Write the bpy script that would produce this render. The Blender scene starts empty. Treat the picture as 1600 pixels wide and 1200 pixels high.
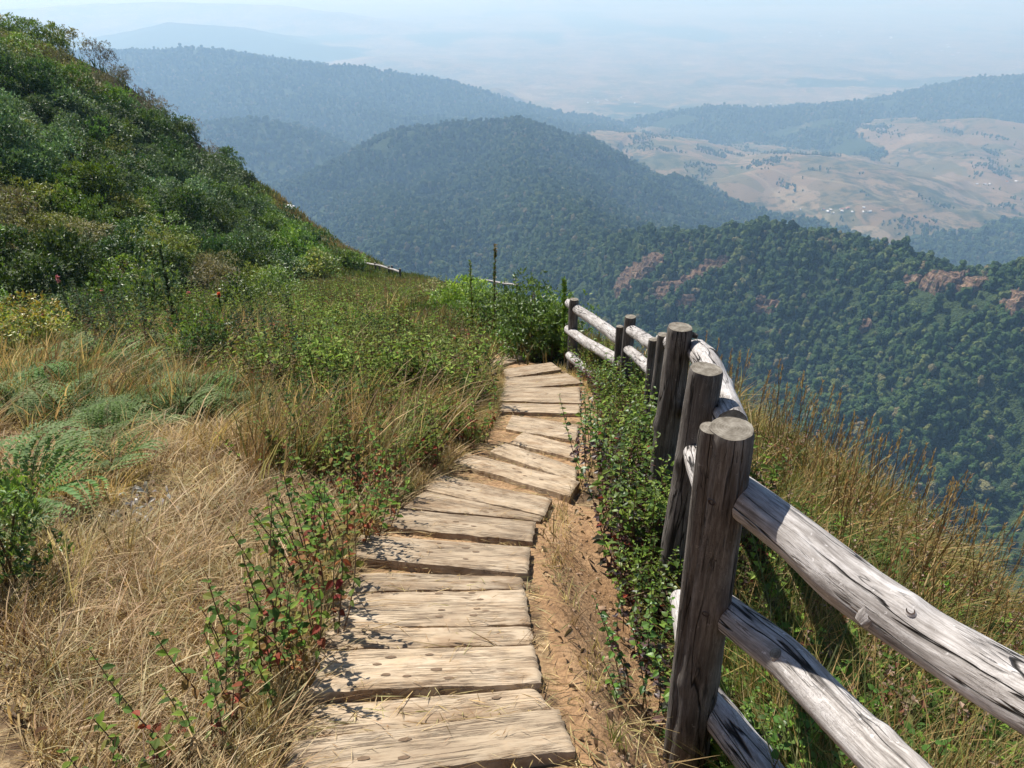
import bpy, math
import numpy as np
from mathutils import Matrix, Vector

# ------------------------------------------------------------------ camera, world, sun, exposure
SC = bpy.context.scene
PITCH = math.radians(28.2)
FPX = 1250.0                                   # focal length for a frame 1600 wide
cam = bpy.data.cameras.new("camera")
cam.sensor_width = 36.0
cam.lens = 36.0 * FPX / 1600.0
cam.clip_start = 0.05
cam.clip_end = 90000.0
camo = bpy.data.objects.new("camera", cam)
SC.collection.objects.link(camo)
camo.location = (0, 0, 0)
camo.rotation_euler = (math.pi / 2 - PITCH, 0, 0)
SC.camera = camo

SUN_AZ, SUN_EL = 40.0, 50.0                    # degrees left of the view direction, above the horizon
world = bpy.data.worlds.new("World")
SC.world = world
world.use_nodes = True
wn = world.node_tree
bg = wn.nodes["Background"]
sky = wn.nodes.new("ShaderNodeTexSky")
sky.sky_type = 'NISHITA'
sky.sun_disc = False
sky.sun_elevation = math.radians(SUN_EL)
sky.sun_rotation = math.radians(-SUN_AZ)
sky.altitude = 2000
wn.links.new(sky.outputs[0], bg.inputs[0])
bg.inputs[1].default_value = 0.09
sl = bpy.data.lights.new("sun", 'SUN')
sl.energy = 5.0
sl.angle = math.radians(0.53)
sl.color = (1.0, 0.955, 0.88)
so = bpy.data.objects.new("sun", sl)
SC.collection.objects.link(so)
_a, _e = math.radians(SUN_AZ), math.radians(SUN_EL)
SUNV = Vector((-math.sin(_a) * math.cos(_e), math.cos(_a) * math.cos(_e), math.sin(_e)))
so.rotation_euler = SUNV.to_track_quat('Z', 'Y').to_euler()
SC.view_settings.view_transform = 'Standard'
SC.view_settings.look = 'None'
SC.view_settings.exposure = 0.66
SC.view_settings.gamma = 1.0
SC.view_settings.use_curve_mapping = False
cy = SC.cycles
cy.max_bounces = 5
cy.diffuse_bounces = 2
cy.glossy_bounces = 1
cy.transmission_bounces = 3
cy.volume_bounces = 1
cy.transparent_max_bounces = 4
cy.use_adaptive_sampling = True
cy.adaptive_threshold = 0.02
cy.use_denoising = True
cy.caustics_reflective = False
cy.caustics_refractive = False

# ------------------------------------------------------------------ helpers
COL = SC.collection
CP, SP = math.cos(PITCH), math.sin(PITCH)

def ray(px, py):
    x = (np.asarray(px, float) - 800) / FPX
    y = (600 - np.asarray(py, float)) / FPX
    return np.stack([x, CP + y * SP, -SP + y * CP], -1)

def P(px, py, d):
    return ray(px, py) * np.asarray(d, float)[..., None] if np.ndim(d) else ray(px, py) * d

def project(X):
    X = np.asarray(X, float)
    dep = X[..., 1] * CP - X[..., 2] * SP
    up = X[..., 1] * SP + X[..., 2] * CP
    dep = np.where(np.abs(dep) < 1e-6, 1e-6, dep)
    return 800 + FPX * X[..., 0] / dep, 600 - FPX * up / dep, dep

def _hash(ix, iy, seed):
    h = (ix.astype(np.int64) * 374761393 + iy.astype(np.int64) * 668265263 + seed * 1442695041) & 0xFFFFFFFF
    h = ((h ^ (h >> 13)) * 1274126177) & 0xFFFFFFFF
    return ((h ^ (h >> 16)) & 0xFFFF) / 65535.0

def vnoise(x, y, seed=0):
    x = np.asarray(x, float); y = np.asarray(y, float)
    xi, yi = np.floor(x), np.floor(y)
    fx, fy = x - xi, y - yi
    fx = fx * fx * (3 - 2 * fx); fy = fy * fy * (3 - 2 * fy)
    a = _hash(xi, yi, seed); b = _hash(xi + 1, yi, seed)
    c = _hash(xi, yi + 1, seed); d = _hash(xi + 1, yi + 1, seed)
    return (a * (1 - fx) + b * fx) * (1 - fy) + (c * (1 - fx) + d * fx) * fy

def fbm(x, y, octv=4, seed=0, gain=0.5):
    s, a, t = 0.0, 1.0, 0.0
    for i in range(octv):
        s = s + a * (vnoise(x * 2 ** i + 17.3 * i, y * 2 ** i - 9.1 * i, seed + i) * 2 - 1)
        t += a; a *= gain
    return s / t

def smooth(a, b, x):
    t = np.clip((x - a) / (b - a), 0, 1)
    return t * t * (3 - 2 * t)

def tag(o, label=None, cat=None, group=None, kind=None):
    if label: o['label'] = label
    if cat: o['category'] = cat
    if group: o['group'] = group
    if kind: o['kind'] = kind
    return o

class MB:
    """collects vertices, faces, colours and uv; builds ONE mesh object"""
    def __init__(s):
        s.V, s.C, s.U, s.F, s.M, s.n = [], [], [], [], [], 0
    def add(s, V, F, col=(1, 1, 1), mat=0, uv=None):
        V = np.asarray(V, float).reshape(-1, 3)
        F = np.asarray(F, np.int64)
        c = np.asarray(col, float)
        if c.ndim == 1: c = np.tile(c, (len(V), 1))
        s.V.append(V); s.C.append(c)
        s.U.append(np.zeros((len(V), 2)) if uv is None else uv)
        s.F.append(F + s.n); s.M.append(np.full(len(F), mat))
        s.n += len(V)
    def merge(s, other, R=None, t=(0, 0, 0), tint=1.0):
        V, C, U, F, M = other.packed()
        if R is not None: V = V @ np.asarray(R).T
        s.V.append(V + np.asarray(t)); s.C.append(C * tint); s.U.append(U)
        for f, m in zip(F, M):
            s.F.append(f + s.n); s.M.append(m)
        s.n += len(V)
    def packed(s):
        if len(s.V) > 1:
            s.V = [np.concatenate(s.V)]; s.C = [np.concatenate(s.C)]; s.U = [np.concatenate(s.U)]
            F, M = [], []
            for k in (3, 4):
                f = [a for a in s.F if a.shape[1] == k and len(a)]
                m = [b for a, b in zip(s.F, s.M) if a.shape[1] == k and len(a)]
                if f: F.append(np.concatenate(f)); M.append(np.concatenate(m))
            s.F, s.M = F, M
        return s.V[0], s.C[0], s.U[0], s.F, s.M
    def mesh(s, name, mats, smooth_=False):
        V, C, U, F, M = s.packed()
        me = bpy.data.meshes.new(name)
        me.vertices.add(len(V)); me.vertices.foreach_set('co', V.astype(np.float32).ravel())
        loops = np.concatenate([f.ravel() for f in F])
        tot = np.concatenate([np.full(len(f), f.shape[1]) for f in F])
        st = np.concatenate([[0], np.cumsum(tot)[:-1]])
        me.loops.add(len(loops)); me.loops.foreach_set('vertex_index', loops.astype(np.int32))
        me.polygons.add(len(tot)); me.polygons.foreach_set('loop_start', st.astype(np.int32))
        me.polygons.foreach_set('loop_total', tot.astype(np.int32))
        me.polygons.foreach_set('material_index', np.concatenate(M).astype(np.int32))
        me.polygons.foreach_set('use_smooth', np.full(len(tot), bool(smooth_)))
        a = me.color_attributes.new('col', 'FLOAT_COLOR', 'POINT')
        a.data.foreach_set('color', np.concatenate([C, np.ones((len(C), 1))], 1).astype(np.float32).ravel())
        uvl = me.uv_layers.new(name='UVMap')
        uvl.data.foreach_set('uv', U[loops].astype(np.float32).ravel())
        for m in (mats if isinstance(mats, (list, tuple)) else [mats]): me.materials.append(m)
        me.update(calc_edges=True)
        return me
    def build(s, name, mats, parent=None, smooth_=False, loc=None):
        if loc is not None:
            V = s.packed()[0]; s.V = [V - np.asarray(loc)]
        o = bpy.data.objects.new(name, s.mesh(name, mats, smooth_))
        COL.objects.link(o)
        if loc is not None: o.location = tuple(loc)
        if parent is not None: o.parent = parent
        return o

def empty(name, loc=(0, 0, 0)):
    o = bpy.data.objects.new(name, None); COL.objects.link(o); o.location = tuple(loc)
    o.empty_display_size = 0.1
    return o

def rotz(a):
    c, s_ = math.cos(a), math.sin(a)
    return np.array([[c, -s_, 0], [s_, c, 0], [0, 0, 1]])

def unit(v):
    v = np.asarray(v, float)
    return v / np.maximum(np.linalg.norm(v, axis=-1, keepdims=True), 1e-9)

# ------------------------------------------------------------------ materials
class NT:
    def __init__(s, name):
        s.m = bpy.data.materials.new(name); s.m.use_nodes = True
        s.t = s.m.node_tree; s.t.nodes.clear()
        s.out = s.n('OutputMaterial')
    def n(s, t, **kw):
        nd = s.t.nodes.new('ShaderNode' + t)
        for k, v in kw.items(): setattr(nd, k, v)
        return nd
    def l(s, a, b): s.t.links.new(a, b)
    def set(s, inp, v):
        if hasattr(v, 'is_linked') or hasattr(v, 'links'): s.l(v, inp)
        else: inp.default_value = v
    def math(s, op, a, b=0.0, clamp=False):
        nd = s.n('Math', operation=op, use_clamp=clamp); s.set(nd.inputs[0], a); s.set(nd.inputs[1], b)
        return nd.outputs[0]
    def mix(s, fac, a, b, blend='MIX'):
        nd = s.n('Mix', data_type='RGBA', blend_type=blend)
        s.set(nd.inputs[0], fac)
        s.set(nd.inputs[6], a if not isinstance(a, tuple) else (*a, 1)[:4])
        s.set(nd.inputs[7], b if not isinstance(b, tuple) else (*b, 1)[:4])
        return nd.outputs[2]
    def noise(s, vec, scale, detail=4, rough=0.55, dist=0.0):
        nd = s.n('TexNoise'); s.l(vec, nd.inputs['Vector'])
        nd.inputs['Scale'].default_value = scale; nd.inputs['Detail'].default_value = detail
        nd.inputs['Roughness'].default_value = rough; nd.inputs['Distortion'].default_value = dist
        return nd.outputs[0]
    def ramp(s, fac, pts):
        nd = s.n('ValToRGB'); s.l(fac, nd.inputs[0]); r = nd.color_ramp
        while len(r.elements) < len(pts): r.elements.new(0.5)
        for e, (p, c) in zip(r.elements, pts):
            e.position = p; e.color = (*c, 1) if isinstance(c, tuple) else (c, c, c, 1)
        return nd.outputs[0]
    def mapping(s, vec, scale=(1, 1, 1), loc=(0, 0, 0)):
        nd = s.n('Mapping'); s.l(vec, nd.inputs[0]); nd.inputs['Scale'].default_value = scale
        nd.inputs['Location'].default_value = loc
        return nd.outputs[0]
    def bump(s, h, strength, dist, normal=None):
        nd = s.n('Bump'); nd.inputs['Strength'].default_value = strength; nd.inputs['Distance'].default_value = dist
        s.l(h, nd.inputs['Height'])
        if normal is not None: s.l(normal, nd.inputs['Normal'])
        return nd.outputs[0]
    def principled(s, col, rough=0.8, spec=0.3, normal=None):
        b = s.n('BsdfPrincipled'); s.set(b.inputs['Base Color'], (*col, 1) if isinstance(col, tuple) else col)
        s.set(b.inputs['Roughness'], rough); b.inputs['Specular IOR Level'].default_value = spec
        if normal is not None: s.l(normal, b.inputs['Normal'])
        return b.outputs[0]
    def finish(s, sh): s.l(sh, s.out.inputs['Surface']); return s.m

def leaf_material(name, trans=0.35, rough=0.5, spec=0.35, var=0.35, tcol=(1.15, 1.2, 0.7)):
    t = NT(name)
    at = t.n('Attribute', attribute_name='col')
    oi = t.n('ObjectInfo')
    v = t.math('ADD', t.math('MULTIPLY', oi.outputs['Random'], var), 1 - var * 0.5)
    hsv = t.n('HueSaturation'); t.l(at.outputs['Color'], hsv.inputs['Color']); t.l(v, hsv.inputs['Value'])
    t.l(t.math('ADD', t.math('MULTIPLY', oi.outputs['Random'], 0.03), 0.485), hsv.inputs['Hue'])
    c = hsv.outputs[0]
    b = t.principled(c, rough, spec)
    tr = t.n('BsdfTranslucent'); t.l(t.mix(1.0, c, tcol, 'MULTIPLY'), tr.inputs[0])
    mx = t.n('MixShader'); mx.inputs[0].default_value = trans
    t.l(b, mx.inputs[1]); t.l(tr.outputs[0], mx.inputs[2])
    return t.finish(mx.outputs[0])

M_LEAF = leaf_material('leaf', 0.35, 0.42, 0.4)
M_GRASS = leaf_material('grass_blade', 0.4, 0.6, 0.2, tcol=(1.1, 1.05, 0.75))
M_SHRUB = leaf_material('shrub_leaf', 0.22, 0.5, 0.28, 0.5, (1.15, 1.2, 0.6))
M_DRYLEAF = leaf_material('dusty_leaf', 0.35, 0.65, 0.15, 0.45)
M_FERN = leaf_material('fern_leaf', 0.45, 0.6, 0.15, tcol=(1.0, 1.2, 0.6))

def mat_forest():
    t = NT('forest_crown')
    oi = t.n('ObjectInfo'); tc = t.n('TexCoord')
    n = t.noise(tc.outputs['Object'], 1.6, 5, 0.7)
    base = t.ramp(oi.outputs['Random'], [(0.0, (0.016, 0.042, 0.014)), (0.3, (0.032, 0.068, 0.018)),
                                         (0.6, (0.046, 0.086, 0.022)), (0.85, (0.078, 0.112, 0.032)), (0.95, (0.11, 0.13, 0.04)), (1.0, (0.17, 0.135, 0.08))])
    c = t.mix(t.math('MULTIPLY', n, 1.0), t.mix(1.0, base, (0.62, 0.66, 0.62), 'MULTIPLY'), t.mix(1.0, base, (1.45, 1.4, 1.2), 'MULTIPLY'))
    return t.finish(t.principled(c, 0.75, 0.2, t.bump(t.noise(tc.outputs['Object'], 6.0, 4, 0.7), 1.0, 0.25)))
M_FOREST = mat_forest()

def mat_rock():
    t = NT('cliff_rock')
    g = t.n('NewGeometry')
    n = t.noise(t.mapping(g.outputs['Position'], (1, 1, 2.2)), 0.09, 6, 0.65, 0.5)
    n2 = t.noise(g.outputs['Position'], 0.35, 4, 0.6)
    c = t.ramp(n, [(0.3, (0.045, 0.03, 0.025)), (0.45, (0.12, 0.075, 0.05)), (0.58, (0.23, 0.145, 0.09)), (0.75, (0.34, 0.25, 0.175))])
    c = t.mix(t.ramp(n2, [(0.56, 0.0), (0.62, 1.0)]), c, (0.045, 0.06, 0.02))
    return t.finish(t.principled(c, 0.9, 0.15, t.bump(n, 1.0, 2.5)))
M_ROCK = mat_rock()

def mat_hills():
    t = NT('hills_cover')
    g = t.n('NewGeometry'); pos = g.outputs['Position']
    at = t.n('Attribute', attribute_name='col')       # r: woodland, g: open farmland tone
    sep = t.n('SeparateColor'); t.l(at.outputs['Color'], sep.inputs[0])
    wood = sep.outputs[0]
    warp = t.n('VectorMath', operation='ADD'); t.l(pos, warp.inputs[0])
    nz = t.n('TexNoise'); t.l(pos, nz.inputs['Vector']); nz.inputs['Scale'].default_value = 0.004; nz.inputs['Detail'].default_value = 3
    sc = t.n('VectorMath', operation='SCALE'); t.l(nz.outputs[1], sc.inputs[0]); sc.inputs['Scale'].default_value = 120
    t.l(sc.outputs[0], warp.inputs[1])
    flat = t.mapping(warp.outputs[0], (1, 1, 0.0))
    vo = t.n('TexVoronoi'); t.l(flat, vo.inputs['Vector']); vo.inputs['Scale'].default_value = 0.0075
    vs = t.n('SeparateColor'); t.l(vo.outputs['Color'], vs.inputs[0])
    big = t.noise(flat, 0.0009, 4, 0.6)
    k = t.math('ADD', t.math('MULTIPLY', vs.outputs[0], 0.42), t.math('MULTIPLY', big, 0.62))
    field = t.ramp(k, [(0.22, (0.10, 0.11, 0.055)), (0.36, (0.18, 0.15, 0.08)), (0.50, (0.25, 0.175, 0.105)),
                       (0.64, (0.30, 0.20, 0.13)), (0.80, (0.37, 0.28, 0.20))])
    spk = t.noise(flat, 0.018, 5, 0.75)
    cl = t.noise(flat, 0.0016, 3, 0.6)
    tree = t.math('ADD', t.math('MULTIPLY', spk, 0.75), t.math('MULTIPLY', cl, 0.45))
    tm = t.ramp(tree, [(0.60, 0.0), (0.68, 0.85)])
    dk = t.mix(t.noise(pos, 0.05, 4, 0.7), (0.018, 0.034, 0.012), (0.055, 0.08, 0.028))
    field = t.mix(tm, field, dk)
    ln = t.n('TexVoronoi', feature='DISTANCE_TO_EDGE'); t.l(flat, ln.inputs['Vector']); ln.inputs['Scale'].default_value = 0.0019
    road = t.ramp(ln.outputs['Distance'], [(0.006, 1.0), (0.010, 0.0)])
    field = t.mix(1.0, t.mix(t.math('MULTIPLY', road, 0.25), field, (0.50, 0.42, 0.32)), (0.62, 0.63, 0.53), 'MULTIPLY')
    wn_ = t.math('ADD', wood, t.math('MULTIPLY', t.math('SUBTRACT', t.noise(flat, 0.006, 5, 0.65), 0.5), 0.9))
    wf = t.ramp(wn_, [(0.42, 0.0), (0.52, 1.0)])
    c = t.mix(wf, field, dk)
    hb = t.math('MULTIPLY', t.noise(pos, 0.06, 4, 0.8), wf)
    return t.finish(t.principled(c, 0.95, 0.1, t.bump(hb, 1.0, 14.0)))
M_HILLS = mat_hills()

def mat_ground():
    t = NT('trail_ground')
    g = t.n('NewGeometry'); pos = g.outputs['Position']
    at = t.n('Attribute', attribute_name='col')        # r bare orange soil, g straw, b green
    sep = t.n('SeparateColor'); t.l(at.outputs['Color'], sep.inputs[0])
    n1 = t.noise(pos, 3.0, 6, 0.65); n2 = t.noise(pos, 38.0, 5, 0.7); n3 = t.noise(pos, 9.0, 4, 0.6)
    soil = t.ramp(n1, [(0.3, (0.24, 0.135, 0.065)), (0.5, (0.36, 0.22, 0.115)), (0.7, (0.46, 0.30, 0.17))])
    soil = t.mix(t.ramp(n2, [(0.35, 0.7), (0.55, 0.0)]), soil, (0.17, 0.10, 0.055))
    wv = t.n('TexVoronoi', feature='DISTANCE_TO_EDGE'); t.l(t.mapping(pos, (1, 1, 1)), wv.inputs['Vector']); wv.inputs['Scale'].default_value = 60
    straw = t.ramp(n2, [(0.3, (0.13, 0.085, 0.045)), (0.5, (0.30, 0.21, 0.11)), (0.68, (0.50, 0.38, 0.22))])
    straw = t.mix(t.ramp(n3, [(0.42, 0.0), (0.58, 0.85)]), straw, (0.085, 0.052, 0.032))
    green = t.ramp(n2, [(0.3, (0.012, 0.014, 0.007)), (0.6, (0.03, 0.034, 0.014)), (0.75, (0.07, 0.06, 0.03))])
    a = t.math('ADD', sep.outputs[0], t.math('MULTIPLY', t.math('SUBTRACT', n1, 0.5), 1.4))
    c = t.mix(t.ramp(a, [(0.4, 0.0), (0.6, 1.0)]), straw, soil)
    b = t.math('ADD', sep.outputs[2], t.math('MULTIPLY', t.math('SUBTRACT', n3, 0.5), 0.8))
    c = t.mix(t.ramp(b, [(0.4, 0.0), (0.6, 1.0)]), c, green)
    h = t.math('ADD', n2, t.math('MULTIPLY', n3, 1.5))
    return t.finish(t.principled(c, 0.95, 0.1, t.bump(h, 0.8, 0.02)))
M_GROUND = mat_ground()

def mat_log(name, dark, mid, light, crack=1.0, red=0.0):
    t = NT(name)
    uv = t.n('UVMap', uv_map='UVMap'); oi = t.n('ObjectInfo')
    off = t.n('VectorMath', operation='ADD'); t.l(uv.outputs[0], off.inputs[0])
    cb = t.n('CombineXYZ'); t.l(t.math('MULTIPLY', oi.outputs['Random'], 37.0), cb.inputs[1]); t.l(t.math('MULTIPLY', oi.outputs['Random'], 11.0), cb.inputs[2])
    t.l(cb.outputs[0], off.inputs[1]); v = off.outputs[0]
    grain = t.noise(t.mapping(v, (70, 5, 1)), 1.0, 5, 0.65, 0.6)
    fine = t.noise(t.mapping(v, (260, 22, 1)), 1.0, 4, 0.7)
    patch = t.noise(t.mapping(v, (9, 4, 1)), 1.0, 5, 0.6)
    cr = t.noise(t.mapping(v, (17, 1.1, 1)), 1.0, 3, 0.5, 0.35)
    crk = t.math('ABSOLUTE', t.math('SUBTRACT', cr, 0.5))
    crm = t.ramp(crk, [(0.0, 1.0), (0.006, 0.9), (0.015, 0.0)])
    gate = t.ramp(t.noise(t.mapping(v, (6, 1.6, 1)), 1.0, 2, 0.5), [(0.38, 0.0), (0.50, 1.0)])
    crm = t.math('MULTIPLY', t.math('MULTIPLY', crm, gate), crack)
    cr2 = t.noise(t.mapping(v, (48, 3.2, 1)), 1.0, 3, 0.6, 0.6)
    crm2 = t.ramp(t.math('ABSOLUTE', t.math('SUBTRACT', cr2, 0.5)), [(0.0, 0.75), (0.02, 0.0)])
    gate2 = t.ramp(t.noise(t.mapping(v, (12, 7, 1)), 1.0, 2, 0.5), [(0.5, 0.0), (0.6, 1.0)])
    crm2 = t.math('MULTIPLY', crm2, gate2)
    wor = t.noise(t.mapping(v, (40, 30, 1)), 1.0, 3, 0.6, 2.5)
    worm = t.math('MULTIPLY', t.ramp(t.math('ABSOLUTE', t.math('SUBTRACT', wor, 0.5)), [(0.0, 0.6), (0.03, 0.0)]),
                  t.ramp(t.noise(t.mapping(v, (7, 5, 1)), 1.0, 2, 0.5), [(0.5, 0.0), (0.62, 1.0)]))
    c = t.ramp(t.math('ADD', t.math('MULTIPLY', grain, 0.6), t.math('MULTIPLY', patch, 0.42)), [(0.36, dark), (0.5, mid), (0.64, light)])
    c = t.mix(t.ramp(fine, [(0.4, 0.45), (0.55, 0.0)]), c, dark)
    lich = t.ramp(t.noise(t.mapping(v, (45, 45, 1)), 1.0, 3, 0.6), [(0.66, 0.0), (0.72, 0.6)])
    c = t.mix(lich, c, tuple(min(1, x * 1.25) for x in light))
    c = t.mix(worm, c, tuple(x * 0.5 for x in dark))
    c = t.mix(crm2, c, tuple(x * 0.35 for x in dark))
    c = t.mix(crm, c, (0.012, 0.01, 0.008))
    h = t.math('SUBTRACT', t.math('ADD', t.math('MULTIPLY', grain, 0.6), t.math('MULTIPLY', fine, 0.3)),
               t.math('ADD', t.math('MULTIPLY', crm, 3.0), t.math('MULTIPLY', crm2, 1.2)))
    return t.finish(t.principled(c, 0.85, 0.2, t.bump(h, 0.9, 0.004)))
M_RAIL = mat_log('weathered_rail', (0.15, 0.13, 0.115), (0.42, 0.385, 0.355), (0.62, 0.585, 0.56))
M_POST = mat_log('weathered_post', (0.045, 0.038, 0.033), (0.11, 0.095, 0.083), (0.21, 0.19, 0.17))
M_END = None
def mat_end():
    t = NT('log_end_grain')
    uv = t.n('UVMap', uv_map='UVMap')
    ln = t.n('VectorMath', operation='LENGTH'); t.l(uv.outputs[0], ln.inputs[0])
    w = t.noise(t.mapping(uv.outputs[0], (30, 30, 1)), 1.0, 4, 0.6)
    ring = t.math('SINE', t.math('ADD', t.math('MULTIPLY', ln.outputs['Value'], 900.0), t.math('MULTIPLY', w, 8.0)))
    c = t.ramp(t.math('ADD', t.math('MULTIPLY', ring, 0.035), w), [(0.3, (0.09, 0.075, 0.055)), (0.5, (0.19, 0.165, 0.13)), (0.7, (0.30, 0.27, 0.22))])
    return t.finish(t.principled(c, 0.9, 0.15, t.bump(w, 0.6, 0.004)))
M_END = mat_end()

def mat_plank():
    t = NT('step_plank')
    tc = t.n('TexCoord'); oi = t.n('ObjectInfo')
    off = t.n('VectorMath', operation='ADD'); t.l(tc.outputs['Object'], off.inputs[0])
    cb = t.n('CombineXYZ'); t.l(t.math('MULTIPLY', oi.outputs['Random'], 23.0), cb.inputs[0]); t.l(t.math('MULTIPLY', oi.outputs['Random'], 5.0), cb.inputs[1])
    t.l(cb.outputs[0], off.inputs[1]); v = off.outputs[0]
    g1 = t.noise(t.mapping(v, (3.5, 62, 12)), 1.0, 4, 0.6, 0.9)
    g2 = t.noise(t.mapping(v, (12, 190, 30)), 1.0, 3, 0.6, 0.5)
    pt = t.noise(t.mapping(v, (4, 9, 4)), 1.0, 4, 0.6)
    ln = t.ramp(t.math('ABSOLUTE', t.math('SUBTRACT', g1, 0.5)), [(0.0, 1.0), (0.022, 0.55), (0.05, 0.0)])
    gate = t.ramp(t.noise(t.mapping(v, (5, 12, 5)), 1.0, 3, 0.6), [(0.38, 0.0), (0.56, 1.0)])
    ln = t.math('MULTIPLY', ln, gate)
    c = t.ramp(pt, [(0.3, (0.30, 0.225, 0.15)), (0.5, (0.40, 0.31, 0.21)), (0.72, (0.48, 0.385, 0.275))])
    c = t.mix(t.ramp(g2, [(0.36, 0.35), (0.5, 0.0)]), c, (0.22, 0.15, 0.10))
    c = t.mix(t.math('MULTIPLY', ln, 0.7), c, (0.15, 0.10, 0.065))
    sand = t.ramp(t.noise(t.mapping(v, (7, 7, 7)), 1.0, 5, 0.7), [(0.55, 0.0), (0.68, 0.6)])
    c = t.mix(sand, c, (0.46, 0.33, 0.205))
    dirt = t.ramp(t.noise(t.mapping(v, (3.2, 6, 6)), 1.0, 6, 0.72), [(0.50, 0.0), (0.64, 0.75)])
    c = t.mix(dirt, c, (0.235, 0.155, 0.09))
    vb = t.math('ADD', t.math('MULTIPLY', oi.outputs['Random'], 0.3), 0.84)
    hs = t.n('HueSaturation'); t.l(c, hs.inputs['Color']); t.l(vb, hs.inputs['Value']); c = hs.outputs[0]
    st = t.n('TexVoronoi'); t.l(t.mapping(v, (7, 13, 1)), st.inputs['Vector']); st.inputs['Scale'].default_value = 1.0
    spot = t.math('MULTIPLY', t.ramp(st.outputs['Distance'], [(0.10, 1.0), (0.16, 0.0)]), t.ramp(t.noise(t.mapping(v, (3, 6, 1)), 1.0, 2, 0.5), [(0.5, 0.0), (0.56, 0.8)]))
    c = t.mix(spot, c, (0.14, 0.09, 0.055))
    h = t.math('SUBTRACT', t.math('MULTIPLY', g2, 0.3), t.math('MULTIPLY', ln, 1.0))
    h = t.math('ADD', h, t.math('MULTIPLY', t.noise(v, 220, 3, 0.6), 0.15))
    return t.finish(t.principled(c, 0.9, 0.15, t.bump(h, 0.8, 0.004)))
M_PLANK = mat_plank()

def mat_simple(name, c, rough=0.8, scale=20, vary=0.3, spec=0.2):
    t = NT(name); tc = t.n('TexCoord')
    n = t.noise(tc.outputs['Object'], scale, 4, 0.6)
    col = t.mix(n, tuple(x * (1 - vary) for x in c), tuple(min(1, x * (1 + vary)) for x in c))
    return t.finish(t.principled(col, rough, spec, t.bump(n, 0.3, 0.003)))
M_KNOT = mat_simple('peg_knot', (0.15, 0.10, 0.062), 0.9, 90)
M_KNOTW = mat_simple('branch_knot', (0.05, 0.035, 0.028), 0.9, 90)
M_STEM = mat_simple('stem', (0.13, 0.08, 0.045), 0.8, 30)
M_BARK = mat_simple('bark', (0.13, 0.11, 0.09), 0.9, 8)
M_WHITE = mat_simple('white_board', (0.82, 0.82, 0.80), 0.6, 4, 0.06)
M_WALL = mat_simple('house_wall', (0.60, 0.57, 0.52), 0.8, 1, 0.1)
M_ROOF = mat_simple('house_roof', (0.62, 0.63, 0.65), 0.5, 1, 0.2)
M_ROOFR = mat_simple('house_roof_red', (0.36, 0.17, 0.11), 0.7, 1, 0.2)

# ------------------------------------------------------------------ the near ground
def zp(y): return -1.42 - 0.36 * y
EDGE = np.array([(1.25, -8), (1.05, -1), (0.95, 0.3), (0.72, 1.7), (0.90, 2.8), (0.98, 3.6), (1.28, 6.9), (0.95, 9.3), (0.35, 14), (-0.4, 24), (-2.0, 36),
                 (-6.5, 55), (-11.5, 70), (-15, 76), (-19, 79), (-24, 80.5), (-29, 78), (-34, 76), (-39, 68), (-48, 66), (-75, 66)])
POLY = np.concatenate([EDGE, [(-400, 66), (-400, -400), (1.25, -400)]])

def edge_dist(x, y):
    x = np.asarray(x, float); y = np.asarray(y, float)
    best = np.full(x.shape, 1e9)
    pts = np.concatenate([[(1.25, -400)], EDGE, [(-400, 66)]])
    for a, b in zip(pts[:-1], pts[1:]):
        d = b - a; L = (d ** 2).sum()
        t = np.clip(((x - a[0]) * d[0] + (y - a[1]) * d[1]) / L, 0, 1)
        best = np.minimum(best, np.hypot(x - a[0] - t * d[0], y - a[1] - t * d[1]))
    ins = np.zeros(x.shape, bool)
    n = len(POLY)
    for i in range(n):
        x1, y1 = POLY[i]; x2, y2 = POLY[(i + 1) % n]
        if y1 == y2: continue
        c = ((y1 > y) != (y2 > y)) & (x < (x2 - x1) * (y - y1) / (y2 - y1) + x1)
        ins ^= c
    return np.where(ins, -best, best)

HILL = [  # px, py, depth: bare ground under the bushes of the left hillside
    (0, 520, 20), (100, 520, 23), (200, 505, 27), (300, 485, 32), (400, 462, 42), (450, 450, 50), (560, 428, 66), (600, 436, 71), (640, 447, 74),
    (0, 400, 27), (150, 400, 33), (300, 400, 44), (400, 400, 56), (480, 405, 66), (540, 405, 74),
    (0, 240, 38), (150, 270, 46), (300, 310, 58), (400, 345, 70), (470, 372, 76),
    (0, 120, 52), (100, 140, 58), (200, 185, 66), (300, 250, 73), (-200, 100, 52), (-200, 250, 36), (-200, 420, 24),
    (0, 8, 66), (100, 46, 70), (170, 72, 75), (250, 130, 80), (300, 184, 82), (350, 226, 83), (400, 264, 84), (450, 308, 84), (500, 350, 84), (550, 392, 83), (600, 416, 82),
    (-150, -30, 66), (-300, -60, 66)]
_pts = []
for px_, py_, d_ in HILL:
    w = P(px_, py_, d_); _pts.append((w[0], w[1], w[2] - zp(w[1])))
for x_, y_ in [(0, 0), (-3, 0), (-8, 0), (-15, -6), (3, 3), (0, -15), (8, -5), (-3, 4), (-7, 4), (-12, 6), (-2, 8), (-6, 9), (-10, 12), (2, 8), (0, 14), (-4, 15),
               (-8, 17), (-3, 22), (-7, 25), (-1, 30), (-6, 34), (-12, 34), (3, 20), (4, 35), (-3, 45), (-8, 50), (6, 60)]:
    _pts.append((x_, y_, 0.0))
_pts = np.array(_pts)
_D = np.hypot(_pts[:, None, 0] - _pts[None, :, 0], _pts[:, None, 1] - _pts[None, :, 1])
_n = len(_pts)
_A = np.zeros((_n + 1, _n + 1)); _A[:_n, :_n] = _D + np.eye(_n) * -0.6; _A[_n, :_n] = 1; _A[:_n, _n] = 1
_w = np.linalg.solve(_A, np.concatenate([_pts[:, 2], [0]]))

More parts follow.
